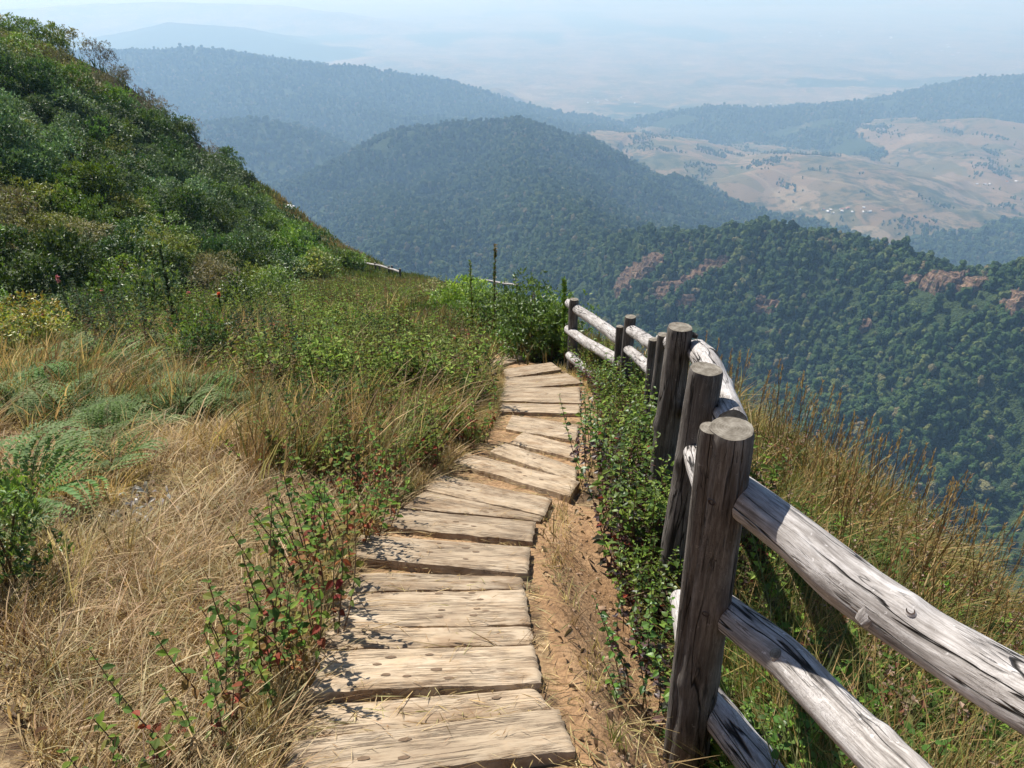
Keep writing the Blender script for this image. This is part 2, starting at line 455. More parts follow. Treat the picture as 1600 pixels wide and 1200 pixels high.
PATHX = np.array([(-4, 0.0), (0, 0.05), (1.5, -0.2), (2.2, -0.25), (3.0, -0.3), (3.6, -0.2), (4.2, 0.0), (5.0, 0.18), (6.0, 0.30), (7.5, 0.33), (8.5, 0.35), (9.5, 0.1), (11, -0.6), (14, -2.2)])
def path_x(y): return np.interp(y, PATHX[:, 0], PATHX[:, 1])

def ground(x, y):
    x = np.asarray(x, float); y = np.asarray(y, float)
    r = np.full(x.shape, _w[_n])
    for i in range(_n):
        r = r + _w[i] * np.hypot(x - _pts[i, 0], y - _pts[i, 1])
    r = np.clip(r, -2, 26)
    far = smooth(8, 25, np.hypot(x, y))
    u = edge_dist(x, y)
    up = np.maximum(u, 0)
    drop = np.where(up < 2.2, 0.23 * up ** 2, 0.23 * 2.2 ** 2 + 1.012 * (up - 2.2))
    z = zp(np.maximum(y, -60)) + r * smooth(6, 16, np.hypot(x, y)) - drop
    px0 = path_x(y)
    lat = x - px0
    near = smooth(-1, 0.8, y) * (1 - smooth(2.2, 3.8, y))
    z = z - 0.33 * smooth(0.42, 0.85, lat) * near - 0.03 * smooth(0.38, 0.6, lat)
    off = smooth(0.45, 1.1, np.abs(lat))
    z = z + off * (0.035 * fbm(x * 2.2, y * 2.2, 4, 3) + 0.10 * fbm(x * 0.6, y * 0.6, 3, 7)) + far * 0.5 * fbm(x * 0.15, y * 0.15, 4, 11)
    z = z + 0.10 * smooth(0.5, 1.6, -lat) * smooth(-1, 1, y)
    return z

def hit(px, py, fn, d0=0.5, d1=200.0, n=1500):
    r = ray(px, py); ds = np.geomspace(d0, d1, n)
    Q = r[None] * ds[:, None]
    g = fn(Q[:, 0], Q[:, 1]); below = Q[:, 2] < g
    if not below.any(): return None
    i = int(np.argmax(below)); q = Q[i].copy(); q[2] = g[i]
    return q

nr, na = 330, 560
rr = np.concatenate([[0.02], np.geomspace(0.25, 620, nr - 1)])
aa = np.linspace(0, 2 * math.pi, na, endpoint=False)
RR, AA = np.meshgrid(rr, aa, indexing='ij')
GX, GY = RR * np.sin(AA), RR * np.cos(AA)
back = (GY < -40)
GY = np.where(back, -40 + (GY + 40) * 0.05, GY); GX = np.where((GX < -110), -110 + (GX + 110) * 0.05, GX)
GZ = ground(GX, GY)
GZ = np.where(RR > 150, np.minimum(GZ, 8), GZ)
idx = np.arange(nr * na).reshape(nr, na)
a_, b_ = idx[:-1], idx[1:]
F = np.stack([a_, np.roll(a_, -1, 1), np.roll(b_, -1, 1), b_], -1).reshape(-1, 4)
lat = GX - path_x(GY)
uu = edge_dist(GX, GY)
soil = np.clip(smooth(0.35, 0.5, lat) * (1 - smooth(-0.15, 0.1, uu)) * (1 - smooth(3.2, 4.2, GY)) + 0.55 * (np.abs(lat) < 0.5) * (GY < 12) * (GY > -4), 0, 1)
lushn = smooth(4.5, 8, GY) * (GX < 1.5) + smooth(15, 22, RR) * 1.0
green = np.clip(lushn - 0.6 * (np.abs(lat) < 0.6), 0, 1) * 1.0
g = MB(); g.add(np.stack([GX, GY, GZ], -1).reshape(-1, 3), F, np.stack([soil, 1 - soil, green], -1).reshape(-1, 3))
tag(g.build('ground', M_GROUND, smooth_=True), 'sloping trail ground of orange soil and straw between the planks and the fence', kind='structure')

# ------------------------------------------------------------------ far hills and plain
FLOOR = -1050.0
RIDGES = [  # polyline of (px, py, depth), slope, rounding radius, woodland
    ([(940, 388, 1150), (1000, 374, 1080), (1100, 367, 1000), (1200, 359, 950), (1300, 375, 900), (1400, 405, 850), (1480, 430, 800), (1600, 422, 760), (1750, 410, 720), (1950, 430, 700)], 0.62, 25, 1.0),
    ([(505, 268, 2250), (560, 243, 2280), (620, 212, 2300), (700, 201, 2300), (790, 195, 2300)], 0.42, 40, 1.0),
    ([(790, 195, 2300), (800, 245, 2000), (825, 295, 1700), (880, 340, 1400), (940, 385, 1150)], 0.45, 30, 1.0),
    ([(790, 195, 2300), (850, 208, 2330), (900, 245, 2350), (960, 278, 2400), (1050, 303, 2450), (1150, 321, 2500), (1235, 348, 2500)], 0.36, 30, 1.0),
    ([(600, 300, 2000), (640, 330, 1750), (660, 370, 1500)], 0.40, 40, 1.0),
    ([(330, 192, 3000), (400, 190, 2900), (450, 212, 2800), (500, 246, 2700), (530, 262, 2650)], 0.36, 40, 1.0),
    ([(100, 85, 4400), (180, 84, 4500), (250, 82, 4500), (320, 78, 4400), (400, 92, 4300), (470, 102, 4300), (560, 109, 4400), (640, 121, 4500), (700, 129, 4600), (760, 146, 4700), (850, 176, 4800)], 0.30, 60, 1.0),
    ([(320, 78, 4400), (480, 140, 4000), (600, 185, 3700), (700, 200, 3500)], 0.24, 60, 1.0),
    ([(560, 109, 4400), (700, 165, 4300), (850, 200, 3900)], 0.22, 60, 1.0),
    ([(1000, 208, 4700), (1025, 192, 4750), (1120, 172, 4800), (1240, 174, 4800), (1300, 167, 4900), (1365, 162, 5000), (1450, 147, 5000), (1525, 127, 5000), (1600, 125, 5000), (1800, 115, 5000)], 0.27, 60, 0.72),
    ([(1300, 167, 4900), (1330, 205, 4300), (1390, 250, 3800)], 0.22, 50, 0.6),
    ([(870, 222, 3500), (940, 214, 3600), (1000, 212, 3700), (1060, 240, 3400), (1120, 268, 3150)], 0.20, 60, 0.0),
    ([(1100, 300, 2950), (1200, 270, 3100), (1280, 248, 3250), (1340, 265, 3100), (1380, 300, 2900)], 0.20, 50, 0.0),
    ([(1280, 248, 3250), (1320, 290, 2900), (1350, 320, 2750)], 0.2, 50, 0.0),
    ([(1380, 205, 4200), (1460, 190, 4300), (1540, 185, 4200), (1620, 200, 4000)], 0.2, 50, 0.05),
    ([(1460, 190, 4300), (1500, 235, 3700), (1520, 270, 3400)], 0.2, 50, 0.0),
    ([(1560, 215, 3900), (1600, 260, 3500), (1650, 300, 3200)], 0.2, 50, 0.1),
    ([(1400, 396, 2450), (1450, 380, 2450), (1520, 372, 2450), (1620, 364, 2450), (1800, 370, 2400)], 0.25, 60, 0.9),
    ([(1390, 386, 2550), (1440, 374, 2600)], 0.25, 20, 0.0),
    ([(130, 62, 9500), (200, 48, 9500), (260, 34, 9500), (350, 40, 9500), (450, 66, 9300), (540, 84, 9000)], 0.16, 150, 0.8),
    ([(-100, 20, 12000), (100, 10, 13000), (250, 2, 13500), (420, 8, 13500), (560, 30, 12500), (640, 50, 12000)], 0.14, 200, 0.25),
    ([(600, 90, 8500), (700, 100, 8300), (760, 118, 7800)], 0.1, 120, 0.2),
    ([(900, -20, 20000), (1100, -12, 20000), (1300, -22, 20000), (1600, -20, 20000)], 0.12, 200, 0.8),
]
RID = [(np.array([P(*q) for q in pl]), s_, r_, w_) for pl, s_, r_, w_ in RIDGES]

def hills(x, y, full=False):
    x = np.asarray(x, float); y = np.asarray(y, float)
    rad = np.hypot(x, y)
    amp = np.clip(rad * 0.035, 15, 130)
    wx = x + amp * fbm(x / (amp * 7), y / (amp * 7), 4, 21); wy = y + amp * fbm(x / (amp * 7), y / (amp * 7), 4, 31)
    plain = FLOOR + 26 * fbm(x / 900, y / 900, 5, 5)
    z = plain; wood = np.full(x.shape, 0.12) + 0.45 * smooth(0.0, 0.5, fbm(x / 1500, y / 2600, 3, 77))
    for pts, s_, r0, wd in RID:
        bd = np.full(x.shape, 1e12); bz = np.zeros(x.shape)
        for a, b in zip(pts[:-1], pts[1:]):
            d = b[:2] - a[:2]; L = (d ** 2).sum()
            t = np.clip(((wx - a[0]) * d[0] + (wy - a[1]) * d[1]) / L, 0, 1)
            dd = (wx - a[0] - t * d[0]) ** 2 + (wy - a[1] - t * d[1]) ** 2
            m = dd < bd
            bd = np.where(m, dd, bd); bz = np.where(m, a[2] + t * (b[2] - a[2]), bz)
        dist = np.sqrt(bd)
        sc = max(60.0, 0.06 * float(np.hypot(*pts[:, :2].mean(0))))
        rid = 1 - np.abs(fbm(x / (sc * 3.0), y / (sc * 3.0), 4, 43))
        prof = np.sqrt(dist ** 2 + r0 ** 2) - r0
        h = bz - s_ * prof * (1.32 - 0.95 * (rid - 0.5)) + (0.46 * smooth(0, 200, dist) + 0.05) * sc * s_ * fbm(x / sc, y / sc, 5, 51, 0.6)
        up = h > z
        z = np.where(up, h, z)
        wood = np.where(up, wd * (1 if wd < 0.5 else 1 - 0.9 * smooth(0.55, 1.0, prof * s_ / max(1.0, 300.0)) * (np.hypot(*pts[:, :2].mean(0)) > 3300)), wood)
    if full: return z, wood
    return z

nr, na = 640, 760
rr = np.geomspace(260, 34000, nr)
aa = np.radians(np.linspace(-62, 62, na))
RR, AA = np.meshgrid(rr, aa, indexing='ij')
HX, HY = RR * np.sin(AA), RR * np.cos(AA)
HZ, HW = hills(HX, HY, True)
idx = np.arange(nr * na).reshape(nr, na)
F = np.stack([idx[:-1, 1:], idx[1:, 1:], idx[1:, :-1], idx[:-1, :-1]], -1).reshape(-1, 4)
g = MB(); g.add(np.stack([HX, HY, HZ], -1).reshape(-1, 3), F[:, ::-1], np.stack([HW, HW, HW], -1).reshape(-1, 3))
tag(g.build('hills', M_HILLS, smooth_=True), 'wooded ridges falling to a broad valley of brown fields', kind='structure')

# ------------------------------------------------------------------ instanced masses (only for stuff)
def hidden_collection(name, objs):
    c = bpy.data.collections.new(name)
    for o in objs: c.objects.link(o)
    return c

def instancer(name, pts, scale, rot, pick, coll, mat, label, cat=None, group=None):
    me = bpy.data.meshes.new(name)
    me.vertices.add(len(pts)); me.vertices.foreach_set('co', np.asarray(pts, np.float32).ravel())
    sc = np.asarray(scale, np.float32)
    if sc.ndim == 1: sc = np.repeat(sc[:, None], 3, 1)
    a = me.attributes.new('sc', 'FLOAT_VECTOR', 'POINT'); a.data.foreach_set('vector', sc.ravel())
    a = me.attributes.new('rot', 'FLOAT_VECTOR', 'POINT'); a.data.foreach_set('vector', np.asarray(rot, np.float32).ravel())
    a = me.attributes.new('pick', 'INT', 'POINT'); a.data.foreach_set('value', np.asarray(pick, np.int32))
    o = bpy.data.objects.new(name, me); COL.objects.link(o)
    ng = bpy.data.node_groups.new(name, 'GeometryNodeTree')
    ng.interface.new_socket('Geometry', in_out='INPUT', socket_type='NodeSocketGeometry')
    ng.interface.new_socket('Geometry', in_out='OUTPUT', socket_type='NodeSocketGeometry')
    N = ng.nodes; L = ng.links
    gi = N.new('NodeGroupInput'); go = N.new('NodeGroupOutput')
    ci = N.new('GeometryNodeCollectionInfo'); ci.inputs['Collection'].default_value = coll
    ci.inputs['Separate Children'].default_value = True; ci.inputs['Reset Children'].default_value = True
    ip = N.new('GeometryNodeInstanceOnPoints'); ip.inputs['Pick Instance'].default_value = True
    def attr(nm, ty):
        n = N.new('GeometryNodeInputNamedAttribute'); n.data_type = ty; n.inputs['Name'].default_value = nm
        return [s_ for s_ in n.outputs if s_.enabled][0]
    L.new(gi.outputs[0], ip.inputs['Points']); L.new(ci.outputs[0], ip.inputs['Instance'])
    L.new(attr('pick', 'INT'), ip.inputs['Instance Index'])
    er = N.new('FunctionNodeEulerToRotation'); L.new(attr('rot', 'FLOAT_VECTOR'), er.inputs[0])
    L.new(er.outputs[0], ip.inputs['Rotation']); L.new(attr('sc', 'FLOAT_VECTOR'), ip.inputs['Scale'])
    L.new(ip.outputs[0], go.inputs[0])
    m = o.modifiers.new('scatter', 'NODES'); m.node_group = ng
    me.materials.append(mat)
    return tag(o, label, cat, group, 'stuff')

def icos(sub):
    t = (1 + 5 ** 0.5) / 2
    V = unit(np.array([(-1, t, 0), (1, t, 0), (-1, -t, 0), (1, -t, 0), (0, -1, t), (0, 1, t), (0, -1, -t), (0, 1, -t), (t, 0, -1), (t, 0, 1), (-t, 0, -1), (-t, 0, 1)]))
    F = np.array([(0, 11, 5), (0, 5, 1), (0, 1, 7), (0, 7, 10), (0, 10, 11), (1, 5, 9), (5, 11, 4), (11, 10, 2), (10, 7, 6), (7, 1, 8),
                  (3, 9, 4), (3, 4, 2), (3, 2, 6), (3, 6, 8), (3, 8, 9), (4, 9, 5), (2, 4, 11), (6, 2, 10), (8, 6, 7), (9, 8, 1)])
    V = [tuple(v) for v in V]
    for _ in range(sub):
        cache = {}; nf = []
        def mid(a, b):
            k = (min(a, b), max(a, b))
            if k not in cache:
                v = unit(np.array(V[a]) + np.array(V[b])); V.append(tuple(v)); cache[k] = len(V) - 1
            return cache[k]
        for a, b, c in F:
            ab, bc, ca = mid(a, b), mid(b, c), mid(c, a)
            nf += [(a, ab, ca), (b, bc, ab), (c, ca, bc), (ab, bc, ca)]
        F = np.array(nf)
    return np.array(V), np.array(F)
ICO1, ICO2, ICO3 = icos(1), icos(2), icos(3)

def forest_tree(rng, tall=1.0, lobes=9, ico=ICO2):
    m = MB()
    for i in range(lobes):
        a = rng.uniform(0, 6.28); q = rng.uniform(0, 0.55)
        c = np.array([q * math.cos(a), q * math.sin(a), rng.uniform(0.45, 1.05) * tall - 0.35 * q])
        r = rng.uniform(0.22, 0.42) * (1.0 if i else 1.2)
        V, Fc = ico
        k = 1 + 0.35 * (rng.random(len(V)) - 0.5) + 0.3 * fbm(V[:, 0] * 3 + i * 5, V[:, 1] * 3 + V[:, 2] * 4, 3, i)
        m.add(c + V * (r * k)[:, None] * np.array([1, 1, 0.85]), Fc, (1, 1, 1))
    V, Fc = ICO1
    m.add(V * [0.45, 0.45, 0.5 * tall] + [0, 0, 0.35 * tall], Fc, (1, 1, 1))
    return m

rng = np.random.default_rng(5)
fprot = []
for i in range(7):
    tall = [1.0, 1.2, 0.85, 1.1, 1.45, 0.95, 1.7][i]
    me = forest_tree(rng, tall, 10, ICO2 if i < 5 else ICO2).mesh('forest_crown', M_FOREST)
    fprot.append(bpy.data.objects.new('proto_forest_%d' % i, me))
FC = hidden_collection('forest_kinds', fprot)

ROCKS = [(1000, 425, 62, 23), (985, 452, 36, 13), (1045, 458, 40, 14), (1105, 428, 52, 12), (1072, 482, 20, 7), (1195, 488, 26, 13), (1350, 518, 15, 7),
         (1478, 440, 40, 17), (1522, 449, 30, 11), (1594, 482, 30, 14), (1425, 445, 18, 7)]
rock_xyz = []
for px_, py_, w_, h_ in ROCKS:
    q = hit(px_, py_, hills, 300, 3000, 1200)
    if q is not None: rock_xyz.append((q, w_, h_))

def forest_points(az0, az1, r0, r1, area, rng, wmin=0.5):
    n = int(0.5 * (r1 ** 2 - r0 ** 2) * math.radians(az1 - az0) / area)
    az = np.radians(rng.uniform(az0, az1, n)); r = np.sqrt(rng.uniform(r0 ** 2, r1 ** 2, n))
    x, y = r * np.sin(az), r * np.cos(az)
    z, w = hills(x, y, True)
    keep = (w + 0.45 * fbm(x / 260, y / 260, 4, 19) * (r > 2800) > wmin) & (z > FLOOR + 30)
    for q, w_, h_ in rock_xyz:
        keep &= (np.hypot((x - q[0]) / (w_ * 0.50), (y - q[1] - 4) / (h_ * 0.95)) + 0.35 * fbm(x / 12, y / 12, 2, 7)) > 0.92 + 0.15 * (rng.random(n) - 0.5)
    # clearings
    keep &= (fbm(x / 70, y / 70, 4, 91) + 0.25 * rng.random(n)) < 0.56
    x, y, z = x[keep], y[keep], z[keep]
    return x, y, z

x1, y1, z1 = forest_points(-8, 44, 420, 1250, 24, rng)
x2, y2, z2 = forest_points(-26, 42, 1250, 2750, 62, rng)
x3, y3, z3 = forest_points(-34, 42, 2750, 7000, 330, rng)
def field_trees(n, rng):
    az = np.radians(rng.uniform(-5, 42, n)); r = np.sqrt(rng.uniform(2500 ** 2, 5200 ** 2, n))
    x, y = r * np.sin(az), r * np.cos(az); z, w = hills(x, y, True)
    k = (w < 0.5) & (fbm(x / 150, y / 150, 5, 404, 0.65) + 0.05 * rng.normal(size=n) > 0.19)
    return x[k], y[k], z[k]
x4, y4, z4 = field_trees(40000, rng)
x3, y3, z3 = np.concatenate([x3, x4]), np.concatenate([y3, y4]), np.concatenate([z3, z4])
n4 = len(x4)
fx = np.concatenate([x1, x2, x3]); fy = np.concatenate([y1, y2, y3]); fz = np.concatenate([z1, z2, z3])
size = np.concatenate([2.8 + 4.2 * rng.random(len(x1)) ** 1.6, rng.uniform(5.0, 8.5, len(x2)), rng.uniform(8, 14, len(x3) - n4), rng.uniform(3.5, 7, n4)])
size *= 1 + 0.35 * fbm(fx / 45, fy / 45, 3, 63)
hs = size * rng.uniform(0.95, 1.6, len(size))
rot = np.zeros((len(fx), 3)); rot[:, 2] = rng.uniform(0, 6.28, len(fx)); rot[:, 0] = rng.uniform(-0.12, 0.12, len(fx))
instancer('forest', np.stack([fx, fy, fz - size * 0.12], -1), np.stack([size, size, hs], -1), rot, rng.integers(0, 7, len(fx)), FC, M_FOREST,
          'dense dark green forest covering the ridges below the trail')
print('forest trees', len(fx))

M_PALE = mat_simple('pale_crown', (0.17, 0.16, 0.07), 0.9, 2, 0.4)
def big_tree(px_, py_, s_, k_, mat_, lab):
    q = hit(px_, py_, hills, 300, 3000, 1500)
    if q is None: return
    r0 = empty('forest_tree', q - [0, 0, 1]); r0.rotation_euler = (0, 0, px_)
    m = forest_tree(np.random.default_rng(int(px_)), 1.0, 13, ICO3); V, C, U, F_, M_ = m.packed(); m.V = [V * s_ * [1, 1, k_] + [0, 0, s_ * .3]]
    m.build('crown', mat_, r0)
    m = MB(); V, Fc = ICO1; m.add(V * [s_ * .07, s_ * .07, s_ * .55] + [0, 0, s_ * .3], Fc); m.build('trunk', M_BARK, r0)
    tag(r0, lab, 'tree', 'trees that stand out of the forest')
M_BARK = mat_simple('bark', (0.13, 0.11, 0.09), 0.9, 8)
big_tree(1537, 772, 9.5, 1.0, M_PALE, 'pale olive round tree low on the right slope near the meadow grass')
big_tree(1235, 366, 8, 1.5, M_FOREST, 'tall tree on the ridge crest above the isolated pale crag')
big_tree(1180, 368, 8.5, 1.3, M_FOREST, 'broad dark tree on the highest point of the wooded ridge')
big_tree(1345, 396, 8, 1.5, M_FOREST, 'tall tree on the crest where the ridge starts to drop to the right')
big_tree(975, 395, 10, 1.2, M_FOREST, 'big dark tree directly above the largest orange cliff')
big_tree(1455, 770, 7, 1.0, M_PALE, 'small pale tree left of the pale olive round tree')

# cliffs: eroded orange rock outcrops standing out of the wooded ridge
rl = ['broad orange cliff below the ridge crest, largest of the outcrops', 'rugged lower shelf of the large orange cliff on its left', 'stepped rock shelf beneath the large orange cliff',
      'shadowed cliff band to the right of the large orange cliff', 'small orange rock scar below the cliff band', 'isolated pale orange crag among trees halfway down the slope',
      'small bare rock among trees on the middle slope', 'orange rounded cliff under the crest on the right', 'second step of the rounded cliff on the right',
      'orange crag cut by the right edge of the photo', 'small rock scar left of the rounded cliff']
for i, (q, w_, h_) in enumerate(rock_xyz):
    nu, nv = (150, 110) if i < 9 else (90, 70)
    U_, V_ = np.meshgrid(np.linspace(-1.25, 1.25, nu), np.linspace(-1.3, 1.3, nv), indexing='ij')
    x = q[0] + U_ * w_ * 0.62; y = q[1] + V_ * h_ * 1.25 + 4
    tz = hills(x, y)
    rr_ = np.sqrt(U_ ** 2 + V_ ** 2) + 0.55 * fbm(U_ * 2.3 + i * 4, V_ * 2.3, 4, 200 + i)
    mk = smooth(1.0, 0.72, rr_)
    led = fbm(x / 14, y / 7, 5, 210 + i, 0.6)
    st = tz + 3.2 * led; fl = np.floor(st / 6.5); fr = st / 6.5 - fl
    terr = (fl + smooth(0.55, 0.95, fr)) * 6.5
    z = tz + mk * (4.5 + 1.2 * (terr - st) + 0.22 * h_ * (1 - V_ * 0.9) + 2.0 * fbm(x / 5, y / 4, 4, 220)) - (1 - mk) * 4.0
    idx = np.arange(nu * nv).reshape(nu, nv)
    m = MB(); m.add(np.stack([x, y, z], -1).reshape(-1, 3), np.stack([idx[:-1, :-1], idx[1:, :-1], idx[1:, 1:], idx[:-1, 1:]], -1).reshape(-1, 4))
    o = m.build('rock_outcrop', M_ROCK, loc=q)
    tag(o, rl[i], 'rock', 'bare rock outcrops on the wooded ridge')

# far villages: small pale houses
def house(roof):
    m = MB()
    V = np.array([(-1, -.7, 0), (1, -.7, 0), (1, .7, 0), (-1, .7, 0), (-1, -.7, .7), (1, -.7, .7), (1, .7, .7), (-1, .7, .7), (-1, 0, 1.15), (1, 0, 1.15)], float)
    m.add(V, [(0, 1, 5, 4), (1, 2, 6, 5), (2, 3, 7, 6), (3, 0, 4, 7)], mat=0)
    m.add(V, [(4, 7, 8), (5, 9, 6)], mat=0)
    R = np.array([(-1.1, -.85, .62), (1.1, -.85, .62), (1.1, 0, 1.2), (-1.1, 0, 1.2), (1.1, .85, .62), (-1.1, .85, .62)], float)
    m.add(R, [(0, 1, 2, 3), (3, 2, 4, 5)], mat=1)
    return m.mesh('house', [M_WALL, roof])
hm = [house(M_ROOF), house(M_ROOFR), house(M_WALL)]
VILL = [(1335, 330, 60, 10, 14, 'hamlet of pale houses among trees below the brown hills', 'pale house in the hamlet among trees below the brown hills'),
        (1560, 288, 50, 6, 6, 'far hamlet at the foot of the right hills', 'pale farm building at the foot of the right hills'),
        (960, 157, 40, 5, 12, 'far town left of the middle of the valley', 'white building of the far town beyond the central hill'),
        (1215, 165, 90, 8, 12, 'far town right of the middle of the valley', 'white building of the far town beyond the dark ridge'),
        (1480, 82, 90, 14, 8, 'faint buildings far out on the plain', 'faint white building far out on the plain'),
        (1300, 55, 160, 12, 8, 'faint roofs near the top of the plain', 'faint white roof near the hazy top of the plain')]
for px_, py_, sx, sy, n_, gname, lab in VILL:
    for k in range(n_):
        q = hit(px_ + rng.normal(0, sx * 0.5), py_ + rng.normal(0, sy * 0.5), hills, 1500, 26000, 1500)
        if q is None: continue
        o = bpy.data.objects.new('house', hm[int(rng.integers(0, 3))]); COL.objects.link(o)
        s_ = float(rng.uniform(3.5, 6.5)) * max(1, np.hypot(q[0], q[1]) / 5200)
        o.location = (q[0], q[1], q[2] + 0.5); o.scale = (s_, s_, s_ * 0.8); o.rotation_euler = (0, 0, float(rng.uniform(0, 3.1)))
        tag(o, lab, 'house', gname)

# ------------------------------------------------------------------ leaves, blades, stems (vectorised)
def add_leaves(m, base, direc, length, width, col, fold=0.25, rng=None, mat=0, droop=0.0):
    base = np.asarray(base, float); n = len(base)
    d = unit(direc)
    up = np.tile([0, 0, 1.0], (n, 1)) + (0 if rng is None else rng.normal(0, 0.35, (n, 3)))
    side = unit(np.cross(d, up)); nor = np.cross(side, d)
    L = np.broadcast_to(length, (n,))[:, None]; W = np.broadcast_to(width, (n,))[:, None]
    tip = base + d * L - np.array([0, 0, 1.0]) * L * droop
    midp = base + d * L * 0.45 - nor * W * fold * 0.3
    Lf = base + d * L * 0.42 + side * W * 0.5 + nor * W * fold
    Rt = base + d * L * 0.42 - side * W * 0.5 + nor * W * fold
    V = np.stack([base, Rt, tip, Lf, midp], 1)
    k = np.arange(n)[:, None] * 5
    F = np.concatenate([k + [0, 1, 2, 4], k + [0, 4, 2, 3]])
    c = np.asarray(col, float); c = np.repeat(np.broadcast_to(c, (n, 3)), 5, 0)
    m.add(V.reshape(-1, 3), F, c, mat)

def add_leaves_hq(m, base, direc, length, width, col, fold=0.2, rng=None, droop=0.25):
    base = np.asarray(base, float); n = len(base); d = unit(direc)
    up = np.tile([0, 0, 1.0], (n, 1)) + rng.normal(0, 0.35, (n, 3))
    side = unit(np.cross(d, up)); nor = np.cross(side, d)
    L = np.broadcast_to(length, (n,))[:, None]; W = np.broadcast_to(width, (n,))[:, None]
    curl = rng.uniform(0.3, 1.6, (n, 1)); rows = []
    for t, w in ((0.0, 0.0), (0.14, .62), (0.34, 1.0), (0.58, .86), (0.80, .45), (1.0, 0.0)):
        c = base + d * L * t - np.array([0, 0, 1.0]) * L * droop * curl * t * t
        if w == 0: rows.append(c)
        else: rows += [c - side * W * .5 * w + nor * W * fold * w, c, c + side * W * .5 * w + nor * W * fold * w]
    V = np.stack(rows, 1); k = np.arange(n)[:, None] * 14
    Q = [[a + j, a + j + 1, a + j + 4, a + j + 3] for a in (1, 4, 7) for j in (0, 1)]
    F = np.concatenate([k + q for q in Q])
    c = np.repeat(np.broadcast_to(np.asarray(col, float), (n, 3)), 14, 0)
    i0 = m.n; m.add(V.reshape(-1, 3), F, c)
    T = np.concatenate([k + q for q in ([0, 2, 1], [0, 3, 2], [10, 11, 13], [11, 12, 13])])
    m.F.append(T + i0); m.M.append(np.zeros(len(T), int))

def add_blades(m, base, height, leanx, leany, width, col, bend=0.5, mat=0, facing=None):
    base = np.asarray(base, float); n = len(base)
    H = np.broadcast_to(height, (n,)); W = np.broadcast_to(width, (n,))
    lean = np.stack([leanx, leany, np.zeros(n)], -1)
    l2 = np.clip(np.hypot(leanx, leany), 0, 1.6)
    fa = facing if facing is not None else np.random.default_rng(n).uniform(0, 6.28, n)
    side = np.stack([np.cos(fa), np.sin(fa), np.zeros(n)], -1)
    w = side * (W * 0.5)[:, None]; rows = []
    for t, tw in ((0, 1.0), (0.38, 0.95), (0.72, 0.7), (1.0, 0.0)):
        p = base + lean * (H * (0.35 * t + 0.75 * bend * t * t))[:, None]
        p[:, 2] += H * (t - 0.42 * bend * l2 * t ** 2.4)
        rows += [p - w * tw, p + w * tw] if tw else [p]
    V = np.stack(rows, 1); k = np.arange(n)[:, None] * 7
    c = np.repeat(np.broadcast_to(np.asarray(col, float), (n, 3)), 7, 0)
    i0 = m.n
    m.add(V.reshape(-1, 3), np.concatenate([k + [0, 1, 3, 2], k + [2, 3, 5, 4]]), c, mat)
    m.F.append((k + [4, 5, 6]) + i0); m.M.append(np.full(n, mat))

def add_stem(m, p0, p1, r0, r1, col, bow=None, seg=3, mat=0):
    p0 = np.asarray(p0, float); p1 = np.asarray(p1, float)
    t = np.linspace(0, 1, seg + 1)[:, None]
    c = p0 + (p1 - p0) * t
    if bow is not None: c = c + np.asarray(bow) * (4 * t * (1 - t))
    d = unit(p1 - p0); a = unit(np.cross(d, [0.3, 0.9, 0.1])); b = np.cross(d, a)
    V = []
    for k in range(seg + 1):
        r = r0 + (r1 - r0) * k / seg
        for j in range(3):
            an = 2.094 * j; V.append(c[k] + (a * math.cos(an) + b * math.sin(an)) * r)
    F = [(k * 3 + j, k * 3 + (j + 1) % 3, k * 3 + 3 + (j + 1) % 3, k * 3 + 3 + j) for k in range(seg) for j in range(3)]
    m.add(V, F, col, mat)
    return c

def pal(rng, n, cols, jit=0.18):
    cols = np.asarray(cols, float)
    c = cols[rng.integers(0, len(cols), n)] * (1 + rng.uniform(-jit, jit, (n, 1)))
    return c * (1 + rng.uniform(-0.06, 0.06, (n, 3)))

G_BRIGHT = [(0.13, 0.22, 0.025), (0.10, 0.18, 0.025), (0.17, 0.25, 0.035)]
G_MID = [(0.06, 0.115, 0.022), (0.08, 0.14, 0.03), (0.10, 0.15, 0.03)]
G_DARK = [(0.025, 0.055, 0.018), (0.035, 0.07, 0.022), (0.05, 0.085, 0.025)]
G_BLUE = [(0.07, 0.12, 0.06), (0.09, 0.15, 0.075), (0.055, 0.10, 0.05)]
G_FERN = [(0.19, 0.27, 0.09), (0.24, 0.31, 0.13), (0.14, 0.22, 0.07)]
G_RED = [(0.30, 0.07, 0.04), (0.20, 0.06, 0.03), (0.26, 0.15, 0.05), (0.16, 0.14, 0.04), (0.10, 0.16, 0.03)]
G_PURP = [(0.07, 0.045, 0.045), (0.10, 0.05, 0.045), (0.05, 0.05, 0.03)]
G_BROWN = [(0.16, 0.11, 0.06), (0.12, 0.08, 0.05), (0.20, 0.15, 0.09)]
G_YEL = [(0.20, 0.20, 0.04), (0.16, 0.17, 0.035)]
STRAW = [(0.50, 0.37, 0.185), (0.42, 0.30, 0.14), (0.62, 0.49, 0.28), (0.32, 0.22, 0.10), (0.21, 0.135, 0.065), (0.40, 0.35, 0.17)]
GOLD = [(0.35, 0.25, 0.10), (0.28, 0.19, 0.075), (0.42, 0.31, 0.14), (0.21, 0.13, 0.055)]
OLIVE = [(0.13, 0.15, 0.045), (0.18, 0.19, 0.06), (0.10, 0.12, 0.035)]

